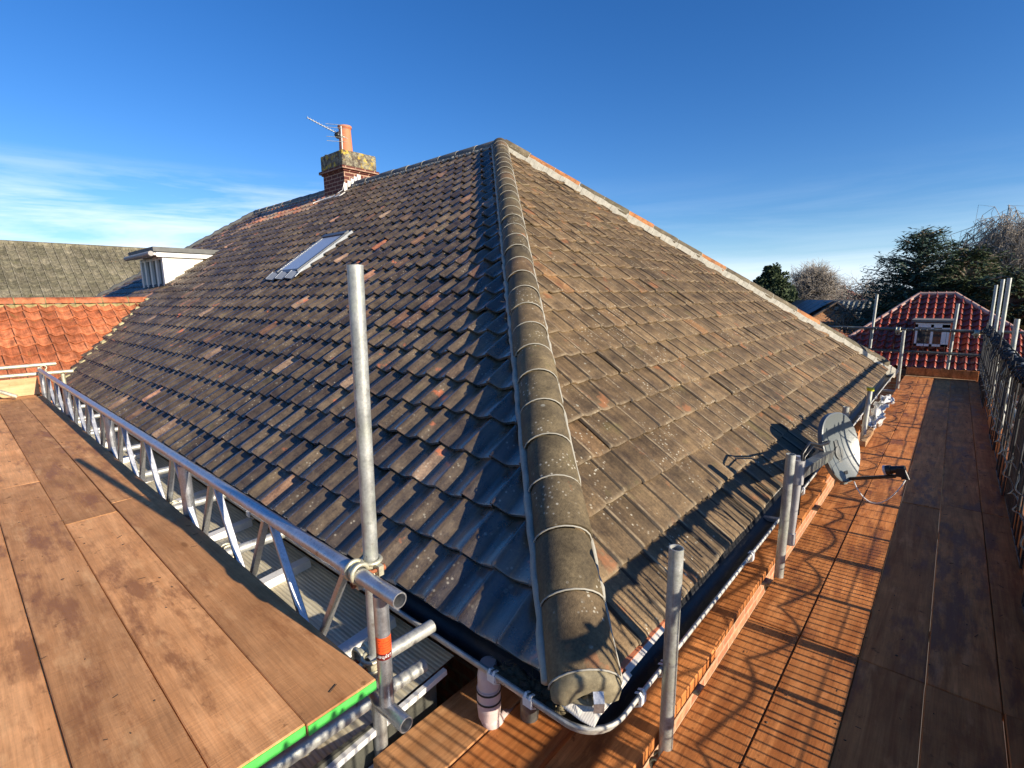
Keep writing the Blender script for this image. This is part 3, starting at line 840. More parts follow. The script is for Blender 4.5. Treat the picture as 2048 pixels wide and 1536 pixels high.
mb.bar((5.84, 9.60, 2.165), (6.12, 9.60, 2.36), .10, .012, up=(-.5, 0, 1))
mb.bar((5.72, 9.55, 2.09), (5.72, 10.55, 2.09), .16, .015, up=nL)
mb.build('lead_flashing', plain('pale_lead', (0.6, 0.6, 0.58), 0.5, 0.1), ch)
mb = MB()
mb.path([(5.83, 9.63, 2.35), (5.8, 9.66, 2.2), (5.74, 9.9, 2.11), (5.62, 10.2, 2.05), (5.52, 10.35, 2.0), (5.48, 10.3, 1.97)], .008, 6)
tag(mb.build('aerial_cable', MT['white']), 'thin white cable trailing from the chimney foot over the tiles', 'cable')

# TV aerial
ta = thing('television_aerial', (5.80, 9.60, 2.98), 'thin metal television aerial on a short mast beside the terracotta chimney pot', 'aerial')
mb = MB(); mb.tube((5.85, 9.66, 2.9), (5.85, 9.66, 3.42), .017, 8); mb.build('mast', MT['galv'], ta)
mb = MB()
b0 = V((5.95, 9.62, 3.20)); b1 = V((5.22, 9.80, 3.46))
mb.tube(b0, b1, .009, 6)
bd = (b1 - b0).normalized(); sd_ = V((0, 1, 0)).cross(bd).normalized()
for i in range(14):
    q = b0.lerp(b1, .12 + .88 * i / 13); hl = .10 - .003 * i
    cd = V((.30, .95, .05)).normalized()
    mb.tube(q - cd * hl, q + cd * hl, .004, 5)
mb.build('boom', MT['galv'], ta)
mb = MB()
for dz in (-.16, -.08, .09, .15): mb.tube((5.86 - .01, 9.45, 3.24 + dz), (5.52, 9.66, 3.24 + dz), .005, 5)
mb.build('reflector', MT['galv'], ta)
mb = MB(); mb.blob((5.74, 9.62, 3.22), (.055, .055, .07), 2); mb.build('junction_box', MT['black'], ta)

# dormer on the left slope
dm = MB()
for (ya, yb) in ((12.45, 12.52), (14.1, 14.17)):
    P_ = [(3.27, .14), (4.55, 1.14), (4.55, .985), (3.27, .985)]
    vs = [(x, ya, z) for x, z in [(3.27, .12), (4.54, 1.0), (3.27, 1.0)]] + [(x, yb, z) for x, z in [(3.27, .12), (4.54, 1.0), (3.27, 1.0)]]
    dm.add(vs, [(0, 1, 2), (5, 4, 3), (0, 3, 4, 1), (1, 4, 5, 2), (2, 5, 3, 0)])
dm.span((3.275, 12.5, .96), (4.50, 14.12, .998))
dorm = dm.build('dormer', MT['cream'], house)
mb = MB(); mb.span((3.05, 12.33, 1.0), (4.67, 14.3, 1.09)); mb.build('roof', MT['felt'], dorm)
mb = MB(); mb.span((3.11, 12.38, .90), (4.47, 12.45, .998)); mb.span((3.07, 12.40, .93), (3.17, 14.25, .998))
mb.build('fascia', MT['white'], dorm)
mb = MB()
for z in (.96,): mb.tube((3.0, 12.3, .95), (3.0, 14.3, .95), .05, 10)
mb.build('gutter', plain('old_grey_gutter', (0.3, 0.29, 0.28), 0.6), dorm)
mb = MB()
for y in (12.5, 12.93, 13.36, 13.79, 14.12): mb.span((3.22, y - .06, .2), (3.29, y + .06, .92))
mb.span((3.23, 12.46, .18), (3.295, 14.16, .26)); mb.span((3.23, 12.46, .86), (3.295, 14.16, .93))
wf = mb.build('window', MT['white'], dorm)
mb = MB(); mb.span((3.265, 12.5, .24), (3.27, 14.1, .9)); mb.build('pane', MT['glass'], wf)
mb = MB(); mb.span((3.27, 12.46, .02), (3.32, 14.16, .2)); mb.build('apron', MT['lead'], dorm)
mb = MB(); mb.bar((4.42, 12.36, 1.03), (4.72, 12.36, 1.16), .10, .012, up=nL); mb.build('flashing', MT['white'], dorm)

# orange tiled side wing joining the left slope
wing = thing('side_wing', (-1.5, 12, GZ), 'low side wing with bright orange clay pantiles joining the left edge of the dark roof', 'house wing')
wr_y, wr_z, we_y, ws = 12.4, -.03, 10.1, .59
we_z = wr_z - (wr_y - we_y) * ws
upw = V((0, 1, ws)).normalized()
mb = MB()
pantiles(mb, (-6.6, we_y, we_z), upw, (1, 0, 0), 47, 10, .205, .262, lift=.03, hs_=1.25, prof=[(u, h) for u, h in PROF])
wsl = mb.build('roof_slope', MT['tile_orange'], wing)
cut(wsl, (3.3, 11, 0), (1, 0, 0))
mb = MB()
nn = V((0, -ws, 1)).normalized() * -.01
mb.add([V((-6.6, we_y, we_z)) + nn, V((3.2, we_y, we_z)) + nn, V((3.2, wr_y, wr_z)) + nn, V((-6.6, wr_y, wr_z)) + nn, (-6.6, 14.7, we_z), (2.0, 14.7, we_z)], [(0, 1, 2, 3), (3, 2, 5, 4)])
mb.build('roof_body', MT['tile_grey'], wing)
mb = MB(); mo = MB()
for i in range(24):
    x0 = 2.93 - .405 * (i + 1)
    ring0 = []
    rr = random.random()
    rg = []
    for xx in (x0 + .006, x0 + .399):
        rg.append([(xx, wr_y + .115 * math.sin(R(q)), wr_z + .02 + .10 * math.cos(R(q))) for q in range(-95, 96, 19)])
    k = len(rg[0])
    mb.add(rg[0] + rg[1], [(b, k + b, k + b + 1, b + 1) for b in range(k - 1)], True, rr)
    mo.path([(x0, wr_y + .114 * math.sin(R(q)), wr_z + .02 + .099 * math.cos(R(q))) for q in range(-95, 96, 19)], .010, 5)
    mo.box((x0 + .2, wr_y - .12, wr_z - .035), (.41, .05, .06))
mb.build('ridge_tiles', MT['tile_orange'], wing)
mo.build('ridge_mortar', plain('mossy_mortar', (0.30, 0.25, 0.11), 0.95, 0, 0.5, 20), wing)
mb = MB(); mb.span((-6.4, 10.4, GZ), (1.45, 14.4, we_z - .02)); mb.build('wall', MT['brick'], wing)
mb = MB()
for i in range(14):
    t_ = (i + .5) / 14
    c_ = V((1.16, 10.12, -1.24)).lerp(V((2.93, 12.4, .02)), t_)
    mb.blob(c_ + V((-.03, -.04, .045)), (.055, .085, .05), i, .6, 2)
mb.build('valley_mortar', plain('cream_mortar', (0.50, 0.45, 0.24), 0.95, 0, 0.4, 20), wing)

# lean-to conservatory roof between the left deck and the gutter
con = thing('conservatory', (-.5, 5, GZ), 'white framed conservatory lean-to with a dirty ribbed roof under the left gutter', 'conservatory')
mb = MB()
sl_ = .10
def CZ(x): return -1.45 + sl_ * (x - 1.2)
ys = [1.40] + [1.77 + .78 * i for i in range(11)]
for a, b in zip(ys, ys[1:]):
    for (xa, xb) in ((-2.4, 1.21),):
        mb.add([(xa, a, CZ(xa)), (xb, a, CZ(xb)), (xb, b, CZ(xb)), (xa, b, CZ(xa))], [(0, 1, 2, 3)], False, .5, [[(xa, a), (xb, a), (xb, b), (xa, b)]])
mb.build('roof_sheet', MT['ribbed'], con)
mb = MB()
for y in ys[1:]: mb.bar((-2.4, y, CZ(-2.4) + .022), (1.17, y, CZ(1.17) + .022), .058, .045)
mb.build('glazing_bars', MT['white'], con)
mb = MB()
mb.bar((-2.45, 1.375, CZ(-2.4) - .005), (1.14, 1.375, CZ(1.14) - .005), .02, .022)
mb.bar((-2.45, 1.36, -1.63), (1.42, 1.36, -1.63), .04, .022)
mb.build('eaves_beam', MT['white'], con)
mb = MB()
for i in range(9):
    x = -2.4 + i * .47
    mb.span((x, 1.37, GZ), (x + .06, 1.43, -1.66))
mb.span((-2.4, 1.385, -1.72), (1.45, 1.425, -1.685)); mb.span((-2.4, 1.375, GZ), (1.45, 1.425, -3.3))
wf = mb.build('window_frame', MT['white'], con)
mb = MB(); mb.span((-2.35, 1.395, -3.3), (1.45, 1.40, -1.7)); mb.build('pane', MT['glass'], wf)
mb = MB(); mb.span((-2.4, 1.385, -1.62), (1.10, 1.40, -1.48)); mb.build('panel', plain('mossy_grey_panel', (0.07, 0.07, 0.055), 0.8, 0, 0.5, 20), con)
mb = MB(); mb.span((-2.4, 1.45, GZ), (-2.34, 9.9, CZ(-2.4) - .02)); mb.build('wall', MT['white'], con)

# ------------------------------------------------------------------ scaffold boards
def board(name, label, x0, x1, y0, y1, ztop, mat, group, axis='x', jig=True, ends=None, th_=.038):
    L = (x1 - x0) if axis == 'x' else (y1 - y0)
    W = (y1 - y0) if axis == 'x' else (x1 - x0)
    mb = MB()
    mb.box((0, 0, -th_ / 2), (L, W, th_), bev=.003)
    me_mats = None
    o = mb.build(name, mat, local=True)
    o.location = ((x0 + x1) / 2, (y0 + y1) / 2, ztop + (random.gauss(0, .0012) if jig else 0))
    if axis == 'y': o.rotation_euler = (0, 0, math.pi / 2)
    if jig:
        o.rotation_euler.z += random.gauss(0, .0006); o.rotation_euler.y = random.gauss(0, .0004); o.rotation_euler.x = random.gauss(0, .004)
    tag(o, label, 'scaffold board', group)
    if ends:
        e_ = MB(); e_.box((0, 0, -th_ / 2 - .001), (.003, W - .004, th_ * .80))
        q = e_.build('painted_end', MT['green'], o, local=True)
        q.location = (-L / 2 - .0015, 0, 0)
    return o
LZ, RZ = -1.17, -1.57
G1_ = 'worn boards of the left scaffold deck'
edges = [.752, .525, .297, .069, -.159, -.387, -.615, -.843]
lab = ['outermost brown board beside the lattice beam', 'second brown board from the lattice beam', 'third brown board from the lattice beam',
       'fourth brown board from the lattice beam', 'fifth brown board from the lattice beam', 'sixth brown board from the lattice beam', 'seventh brown board from the lattice beam']
for i in range(7):
    b1, b0 = edges[i] - .0018, edges[i + 1] + .0018
    ye = 4.45 + (0, 0, .0, .02, 0, .03, 0)[i]
    y0 = 1.24 + (0, .008, -.004, .004, 0, 0, 0)[i]
    if i < 2: ya = 3.62 if i == 0 else 3.45
    else: ya = ye
    board('scaffold_board', lab[i] + ', nearer length with green painted end', b0, b1, y0, ya - .003, LZ, MT['board_old'], G1_, 'y', ends=True)
    board('scaffold_board', lab[i] + ', far length', b0, b1, ya + .003, 8.55, LZ, MT['board_old'], G1_, 'y')
# cross board and toe board at the far end of the left deck
board('scaffold_board', 'cross board lying at the far end of the left deck', -1.2, .70, 8.57, 8.79, LZ - .004, MT['board_old'], G1_)
mb = MB(); mb.span((-1.2, 8.86, LZ - .01), (.745, 8.90, LZ + .215), bev=.003)
tag(mb.build('toe_board', MT['board_pale']), 'pale toe board on edge across the far end of the left deck', 'toe board')

GR_ = 'orange boards of the right scaffold deck'
yl = [.612, .387, .16, -.067, -.295, -.525]
xs_ = [-1.6, 2.455, 4.79, 9.62, 12.15]
names_r = ['first', 'second', 'third', 'fourth', 'fifth']
seg_n = ['nearest length', 'second length', 'third length', 'farthest length']
for i in range(5):
    for k in range(4):
        j0 = xs_[k] + ((.0, 0, .0, 0, 0)[i]) ; 
        if k == 0: j0 = xs_[0]
        j0 += (0, 0, -.12, 0, 0)[i] if k == 2 else 0
        j1 = xs_[k + 1] + ((0, 0, -.12, 0, 0)[i] if k == 1 else 0)
        sh_ = 'sunlit' if i < 2 else ('half shaded' if i == 2 else 'dark shaded')
        board('scaffold_board', '%s board, %s from roof side of right deck, %s' % (sh_, names_r[i], seg_n[k]), j0 + .003, j1 - .003, yl[i + 1] + .0018, yl[i] - .0018, RZ, MT['board_red'], GR_)
# inner boards under the gutter
board('scaffold_board', 'thick sunlit inner board below the right gutter corner, nearest length', .30, 2.08, .642, .868, RZ + .030, MT['board_red'], 'inner boards under the gutter', th_=.06)
board('scaffold_board', 'sunlit inner board below the right gutter, its near end behind the nearest length', 2.09, 4.7, .655, .880, RZ + .018, MT['board_red'], 'inner boards under the gutter')
board('scaffold_board', 'inner board below the right gutter behind the satellite dish', 4.72, 8.3, .69, .91, RZ + .01, MT['board_red'], 'inner boards under the gutter')
board('scaffold_board', 'speckled inner board just below the gutter corner by the downpipe', .30, 1.45, .893, 1.12, RZ + .012, MT['board_red'], 'inner boards under the gutter')
board('scaffold_board', 'wet stained inner board beside the conservatory, under the downpipe', .78, 1.45, 1.126, 1.345, RZ + .012, MT['board_old'], 'inner boards under the gutter')
# short overlapping timber on the inner boards
board('timber_offcut', 'split piece of pale timber lying across the inner boards beyond the dish', 6.1, 6.75, .55, .60, RZ + .075, MT['board_pale'], None, th_=.06)['category'] = 'timber'

# ------------------------------------------------------------------ tubes
def pole(name, p0, p1, label, cat='scaffold tube', mat='galv', r=.02415, group=None, cap=None):
    mb = MB(); mb.tube(p0, p1, r, 20, r * .84)
    o = mb.build(name, MT[mat])
    tag(o, label, cat, group)
    return o
SG = 'upright poles along the right gutter'
pole('scaffold_pole', (.834, 1.375, -1.60), (.842, 1.362, .10), 'tall mottled grey scaffold pole standing in the middle of the view beside the lattice beam', 'scaffold pole')
pole('scaffold_pole', (1.495, .613, -2.0), (1.498, .608, -.816), 'short dark scaffold pole nearest the camera, rising through the right deck gap', 'scaffold pole', 'galv', group=SG)
pole('scaffold_pole', (2.94, .60, -2.0), (2.936, .587, -.85), 'short scaffold pole just left of the satellite dish', 'scaffold pole', 'galv', group=SG)
pole('scaffold_pole', (4.90, .61, -2.0), (4.87, .60, -.925), 'stub of scaffold pole showing behind the top of the satellite dish', 'scaffold pole', 'galv', group=SG)
p4 = pole('scaffold_pole', (6.33, .62, -2.0), (6.50, .60, -1.01), 'scaffold pole with a yellow cap beyond the satellite dish', 'scaffold pole', 'galv', group=SG)
mb = MB(); mb.tube((6.50, .60, -1.03), (6.50, .60, -.995), .034, 14); mb.build('end_cap', MT['yellow'], p4)
pole('scaffold_pole', (10.48, .60, -2.0), (10.36, .60, -.60), 'tall scaffold pole at the far corner of the bungalow roof', 'scaffold pole', 'galv', group=SG)
for lb, x, y, z0, z1 in (('leftmost of the far end poles, bright against the red roof', 12.3, 1.20, -2.2, -.02), ('far end pole in front of the right half of the red roof', 12.3, -.02, -2.2, -.20)):
    pole('scaffold_pole', (x, y + .04, z0), (x, y, z1), lb, 'scaffold pole', group='upright poles at the far end of the right deck')
TG_ = 'tall poles standing behind the mesh guards'
for lb, x, z in (('leftmost and farthest of the cluster of tall poles at the right edge', 12.9, .13), ('second of the cluster of tall poles at the right edge', 11.2, .2), ('tallest pole of the cluster at the right edge, nearest of its three', 9.8, .19), ('shorter separate pole at the right edge, nearest the camera', 7.7, -.29)):
    pole('scaffold_pole', (x, -.515, -3.9), (x, -.51, z), lb, 'scaffold pole', 'galv', group=TG_)
# guard rails
RLZ = -.605
pole('guard_rail', (-1.0, -.465, RLZ), (12.5, -.47, RLZ - .02), 'long dark top guard rail crowded with clips along the right edge', 'guard rail', 'galv_dark')
pole('guard_rail', (-1.0, -.49, RLZ - .46), (12.5, -.49, RLZ - .48), 'lower guard rail behind the mesh guards along the right edge', 'guard rail', 'galv_dark')
pole('guard_rail', (12.24, -.95, -.69), (12.24, 2.1, -.675), 'top guard rail across the far end of the right deck', 'guard rail', 'galv_dark')
pole('guard_rail', (12.24, -.60, -1.12), (12.24, 1.9, -1.10), 'lower guard rail across the far end of the right deck', 'guard rail', 'galv_dark')
mb = MB(); mb.span((-1.4, -.475, RZ + .002), (12.1, -.437, RZ + .222), bev=.003)
tag(mb.build('toe_board', MT['board_red']), 'long toe board on edge at the foot of the right mesh guards, in shadow', 'toe board')
mb = MB(); mb.span((12.17, -.43, RZ + .002), (12.205, .60, RZ + .17), bev=.003)
tag(mb.build('toe_board', MT['board_red']), 'dark toe board across the far end of the right deck', 'toe board')
mb = MB(); mb.span((12.05, -.40, RZ + .003), (12.14, .60, RZ + .014), bev=.002)
tag(mb.build('timber_strip', MT['board_pale']), 'pale strip of wood lying across the far end of the right deck', 'timber')
# ledgers and transoms below the decks
for k, x in enumerate((-.2, 1.9, 2.95, 4.3, 6.4, 8.6, 10.5)):
    pole('transom', (x, -.9, RZ - .066), (x, .93, RZ - .066), 'steel transom tube crossing under the orange right deck', 'scaffold tube', 'galv', group='transoms under the right deck')
pole('ledger', (-1.5, .59, RZ - .12), (12.3, .59, RZ - .12), 'long ledger tube running under the gap of the right deck', 'scaffold tube')
pole('ledger', (-1.3, 1.285, LZ - .098), (.74, 1.285, LZ - .10), 'thick tube running under the green painted ends of the left deck', 'scaffold tube', 'galv', .0255)
TN = 'transoms sticking out below the lattice beam'
pole('transom', (.80, 1.365, -1.215), (1.075, 1.365, -1.222), 'upper of two pale stub tubes poking towards the gutter beside the orange tag', 'scaffold tube', 'galv')
pole('transom', (.80, 1.365, -1.355), (1.03, 1.365, -1.36), 'lower of two pale stub tubes poking towards the gutter below the orange tag', 'scaffold tube', 'galv')
for k, y in enumerate((2.60, 3.44, 4.3, 5.2, 6.1, 7.0, 7.8)):
    pole('transom', (-1.2, y, LZ - .068), (1.07, y, LZ - .072), '%s pale transom tube from the camera poking out under the lattice beam' % ('first', 'second', 'third', 'fourth', 'fifth', 'sixth', 'seventh')[k], 'scaffold tube', 'galv', group=TN)
# far end of the left deck
FG = 'white tubes at the far end of the left deck'
pole('guard_rail', (-1.5, 9.15, -.845), (.975, 9.15, -.825), 'upper white tube crossing in front of the orange roof', 'guard rail', 'coupler', group=FG)
pole('guard_rail', (-1.5, 8.97, -.905), (1.115, 8.97, -.927), 'lower white tube crossing at the far end of the lattice beam', 'guard rail', 'coupler', group=FG)
pole('scaffold_pole', (.985, 9.0, -3.0), (1.01, 9.0, -.93), 'white post below the end of the lower white tube', 'scaffold pole', 'coupler', group=FG)
pole('brace_tube', (.27, 8.6, -1.0), (.50, 8.5, -1.13), 'short sloping white tube at the left edge over the far deck', 'scaffold tube', 'coupler')

# lattice beam
lat = thing('lattice_beam', (.78, 5, -1.32), 'long aluminium lattice beam used as a rail along the left deck', 'lattice beam')
CH, CB = -.872, -1.292
for z in (CH, CB):
    mb = MB(); mb.tube((.78, 1.135, z), (.78, 8.92, z), .0245, 24, .0205)
    mb.build('chord', MT['alu'], lat)
for y in (1.235, 3.10, 4.95, 6.9, 8.80):
    mb = MB(); mb.tube((.78, y, CB + .02), (.78, y, CH - .02), .0235 if y < 2 else .03, 20)
    po = mb.build('post', MT['alu'], lat)
    if y < 2: post0 = po
k = 0
y = 1.40
while y < 8.7:
    for dy in (-.27, .27):
        if y + dy < 1.3 or y + dy > 8.8: continue
        if any(abs(y + dy * .5 - q) < .12 for q in (3.10, 4.95, 6.9)): pass
        mb = MB(); mb.bar((.78, y + (.03 if dy > 0 else -.03), CH - .018), (.78, y + dy, CB + .018), .030, .020, up=(0, 1, 0), bev=.003)
        mb.build('brace', MT['alu'], lat)
    y += .62
# sticker on the near post
def wrap(name, z0, z1, a0, a1, r, mat):
    mb = MB(); n_ = 14
    vs = []
    for i in range(n_ + 1):
        a = R(a0 + (a1 - a0) * i / n_)
        vs += [(.78 + r * math.cos(a), 1.235 + r * math.sin(a), z0), (.78 + r * math.cos(a), 1.235 + r * math.sin(a), z1)]
    mb.add(vs, [(2 * i, 2 * i + 2, 2 * i + 3, 2 * i + 1) for i in range(n_)], True)
    return mb.build(name, MT[mat], post0)
st1 = wrap('sticker', -1.082, -1.028, 165, 345, .0241, 'orange_tag')
st2 = wrap('sticker', -1.104, -1.082, 160, 348, .0241, 'maroon_tag')
mb = MB()
for i in range(5):
    z = -1.036 - i * .0085
    for j in range(9):
        if random.random() < .2: continue
        a = R(205 + j * 12)
        mb.box((.78 + .0243 * math.cos(a), 1.235 + .0243 * math.sin(a), z), (.0008, .0035, .0012), Matrix.Rotation(a, 3, 'Z'))
mb.build('small_print', MT['maroon_tag'], st1)
def letter_ring(txt, size, zc, r, a_mid, parent, mat, flip=True):
    cu = D.curves.new('lettering', 'FONT'); cu.body = txt; cu.size = size; cu.align_x = 'CENTER'; cu.align_y = 'CENTER'
    cu.resolution_u = 3
    tmp = D.objects.new('lettering_tmp', cu); COL.objects.link(tmp)
    bpy.context.view_layer.update()
    me = D.meshes.new_from_object(tmp)
    D.objects.remove(tmp)
    mb = MB(); vs = []
    for v_ in me.vertices:
        x, y = v_.co.x, v_.co.y
        if flip: x, y = -x, -y
        a = a_mid + x / r
        vs.append((.78 + r * math.cos(a), 1.235 + r * math.sin(a), zc + y))
    mb.add(vs, [list(p.vertices) for p in me.polygons])
    D.meshes.remove(me)
    return mb.build('lettering', mat, parent)
letter_ring('Layher', .019, -1.093, .0245, R(240), st2, MT['white'])

# couplers
def coupler(name, c, d1, d2, label, scale=1.0, bolts=True):
    c = V(c); d1 = V(d1).normalized(); d2 = V(d2).normalized(); off = d1.cross(d2).normalized()
    t = thing(name, c, label, 'coupler')
    mb = MB()
    def collar(p, d, axis_to):
        nonlocal mb
        y = axis_to; z = d.cross(y)
        for (aw, rr) in ((0.018, .030), (-.018, .030)):
            ring = [p + d * aw * scale + (y * math.cos(R(a)) + z * math.sin(R(a))) * .030 * scale for a in range(0, 361, 20)]
            mb.path(ring, .0075 * scale, 6)
        n_ = 18; vs = []
        for i in range(n_ + 1):
            a = 2 * math.pi * i / n_
            q = (y * math.cos(a) + z * math.sin(a)) * .0285 * scale
            vs += [p + d * .02 * scale + q, p - d * .02 * scale + q]
        mb.add(vs, [(2 * i, 2 * i + 2, 2 * i + 3, 2 * i + 1) for i in range(n_)], True)
        mb.box(p + z * .038 * scale, (.034 * scale, .036 * scale, .018 * scale), Matrix((d, z, y)).transposed())
        return z
    pa = c - off * .027 * scale; pb = c + off * .027 * scale
    za = collar(pa, d1, off); zb = collar(pb, d2, -off)
    mb.build('clamp_body', MT['coupler'], t)
    for p, z, o_ in ((pa, za, off), (pb, zb, -off)):
        mb = MB()
        q = p + z * .04 * scale
        mb.tube(q - o_ * .022 * scale, q + o_ * .05 * scale, .0065 * scale, 8)
        mb.tube(q + o_ * .03 * scale, q + o_ * .046 * scale, .012 * scale, 6)
        mb.tube(q - o_ * .022 * scale, q - o_ * .012 * scale, .011 * scale, 6)
        mb.build('bolt', MT['rust'], t)
    return t
coupler('scaffold_coupler', (.809, 1.365, -.868), (0, 1, 0), (0, 0, 1), 'pale coupler with rusty bolts joining the tall pole to the lattice beam')
coupler('scaffold_coupler', (.812, 1.39, -1.215), (1, 0, 0), (0, 0, 1), 'coupler on the tall pole below the deck edge, behind the orange tag')
for k, y in enumerate((2.60, 3.44, 4.3, 5.2)):
    coupler('scaffold_coupler', (.80, y + .03, -1.262), (0, 1, 0), (1, 0, 0), '%s rusty coupler from the camera under the left deck edge' % ('first', 'second', 'third', 'fourth')[k], .9)
coupler('scaffold_coupler', (.83, 9.02, -.88), (0, 1, 0), (1, 0, 0), 'white coupler at the far end of the lattice beam')
coupler('scaffold_coupler', (12.26, .80, -.70), (0, 1, 0), (0, 0, 1), 'black coupler in the middle of the far end guard rail', 1.6)
coupler('scaffold_coupler', (12.26, -.32, -.72), (0, 1, 0), (0, 0, 1), 'black coupler near the right end of the far guard rail', 1.6)
coupler('scaffold_coupler', (2.95, .60, RZ - .09), (1, 0, 0), (0, 0, 1), 'coupler at the foot of the pole beside the dish, in the deck gap')
coupler('scaffold_coupler', (1.50, .60, RZ - .09), (1, 0, 0), (0, 0, 1), 'coupler at the foot of the nearest short pole, in the deck gap')

# ------------------------------------------------------------------ mesh guards along the right edge
def guard(x0, x1, y, ztop, zbot, label, pitch=.052, seed=0, group='wire mesh guards along the right deck', axis='x', rr=.0022):
    rnd = random.Random(seed)
    def P(u, dz, dy=0): return V((u, y + dy, dz)) if axis == 'x' else V((y + dy, u, dz))
    o = thing('mesh_guard', P((x0 + x1) / 2, zbot), label, 'mesh guard', group)
    fr = MB(); lean = rnd.uniform(-.012, .03)
    tw = .017 if axis == 'x' else .008
    fr.bar(P(x0, zbot, lean), P(x0, ztop, 0), *((tw * (3.2 if seed % 2 else 1.7), .012) if axis == 'x' else (.012, tw)), up=(0, 1, 0)); fr.bar(P(x1, zbot, lean), P(x1, ztop, 0), *((tw * 1.3, .012) if axis == 'x' else (.012, tw)), up=(0, 1, 0))
    for t_ in (0, .5, 1): fr.tube(P(x0, zbot + (ztop - zbot) * t_, lean * (1 - t_)), P(x1, zbot + (ztop - zbot) * t_, lean * (1 - t_)), .006 if t_ else .006, 5)
    fr.build('guard_frame', MT['guard_dark'], o)
    ws_ = MB(); n_ = max(2, int((x1 - x0) / pitch))
    for i in range(1, n_):
        u = x0 + (x1 - x0) * i / n_ + rnd.gauss(0, .0035)
        ws_.tube(P(u, zbot, lean), P(u + rnd.gauss(0, .006), ztop, 0), rr * rnd.uniform(.7, 1.2), 4, caps=False)
    for i in range(1, 4):
        t_ = i / 4
        ws_.tube(P(x0, zbot + (ztop - zbot) * t_, lean * (1 - t_)), P(x1, zbot + (ztop - zbot) * t_, lean * (1 - t_)), rr * .3, 4, caps=False)
    ws_.build('wire_mesh', MT['guard_dark'], o)
    for u in (x0 + .03, x0 + .14, (x0 + x1) / 2, x1 - .13, x1 - .03):
        hk = MB()
        ring = [P(u, ztop + .012 + .035 * math.sin(R(a)), -.002 + .036 * math.cos(R(a))) for a in range(-40, 221, 26)]
        hk.path(ring, .0075, 6)
        hk.box(P(u, ztop + .0 , .035), (.022, .022, .03), Matrix.Rotation(rnd.uniform(-.5, .5), 3, 'Y'))
        hk.build('hook', MT['black'], o)
    return o
bands = [-.75, .1, .8, 1.45, 2.10, 2.47, 2.93, 3.42, 3.88, 4.55, 5.25, 6.0, 6.75, 7.5, 8.35, 9.2, 10.1, 11.0, 11.95]
ordn = ['first', 'second', 'third', 'fourth', 'fifth', 'sixth', 'seventh', 'eighth', 'ninth', 'tenth', 'eleventh', 'twelfth', 'thirteenth', 'fourteenth', 'fifteenth', 'sixteenth', 'seventeenth', 'eighteenth']
for i in range(18):
    x0, x1 = bands[i], bands[i + 1]
    guard(x0, x1, -.43 - .012 * (i % 2), RLZ - .03, RZ + .02, '%s dark wire mesh guard from the camera along the right deck' % ordn[i], (.15 if i == 8 else .042) if i < 10 else .22, i, rr=.0062 if i < 10 else .008)
guard(-.42, .50, 12.20, -.71, RZ + .12, 'wire mesh guard at the far end, in front of the right of the red roof', .10, 40, 'mesh guards across the far end', 'y', .004)
guard(.54, 1.75, 12.20, -.71, RZ + .12, 'wire mesh guard at the far end, beside the bungalow eaves', .10, 41, 'mesh guards across the far end', 'y', .004)
# slack black cables looped along the guards
def wavy(label, y, z, amp, x0, x1, seed, r=.009):
    rnd = random.Random(seed); pts = []; x = x0
    xs2 = []
    while x < x1:
        xs2.append(x); x += rnd.uniform(.35, .75)
    n_ = 12
    for a, b in zip(xs2, xs2[1:]):
        sag = amp * rnd.uniform(.5, 1.2)
        for i in range(n_):
            t_ = i / n_
            pts.append((a + (b - a) * t_, y + .018 * math.sin(t_ * 6.28), z - sag * 4 * t_ * (1 - t_)))
    mb = MB(); mb.path(pts, r, 6)
    return tag(mb.build('cable', MT['black']), label, 'cable', 'cables looped along the mesh guards')
wavy('lower black cable looped along the foot of the mesh guards', -.39, -1.24, .045, 1.2, 12, 3, .004)
wavy('thin black cable looped above the lower one on the mesh guards', -.395, -1.13, .05, .6, 12, 5, .004)
# black ties and clips bunched on the rail
mb = MB()
for i in range(150):
    x = .3 + 11.9 * (i + random.random()) / 150
    k_ = random.random()
    if k_ < .5:
        ring = [(x + .01 * math.sin(a * .1), -.466 + .033 * math.cos(R(a)), RLZ + .033 * math.sin(R(a))) for a in range(0, 341, 31)]
        mb.path(ring, random.uniform(.005, .009), 5)
    z = RLZ - random.uniform(.0, .1)
    mb.bar((x, -.43, z), (x + random.gauss(0, .03), -.42 + random.gauss(0, .02), z - random.uniform(.04, .18)), .012, .006)
tag(mb.build('cable_ties', MT['black']), 'bunched black ties and clips hanging from the right guard rail', 'cable ties', kind='stuff')
# vertical tubes stored upright against the guards
for i in range(26):
    x = 1.6 + i * .41 + random.uniform(-.1, .1)
    mb = MB()
    l_ = random.uniform(.45, .85)
    mb.tube((x, -.405, RZ + .24 + random.random() * .1), (x + random.gauss(0, .05), -.415, RZ + .3 + l_), random.uniform(.004, .009), 6)
    tag(mb.build('guard_strut', MT['guard_dark']), 'thin steel strut leaning in the mesh guards along the right edge', 'strut', 'struts leaning in the mesh guards')

mb = MB()
for i in range(420):
    if i % 3: q = V((random.uniform(.6, 11.5), random.uniform(-.42, .60), RZ + .003))
    else: q = V((random.uniform(-.5, .74), random.uniform(1.3, 8), LZ + .003))
    if random.random() < .6: mb.blob(q, (random.uniform(.002, .007), random.uniform(.002, .006), random.uniform(.001, .003)), i, .5, 1)
    else:
        a = random.uniform(0, 6.28); l_ = random.uniform(.006, .035)
        mb.box(q, (l_, .002, .0015), Matrix.Rotation(a, 3, 'Z'))
tag(mb.build('grit', plain('dark_grit', (0.10, 0.06, 0.035), 0.9, 0, 0.6, 50)), 'crumbs, splinters and grit scattered on the scaffold boards', 'grit', kind='stuff')
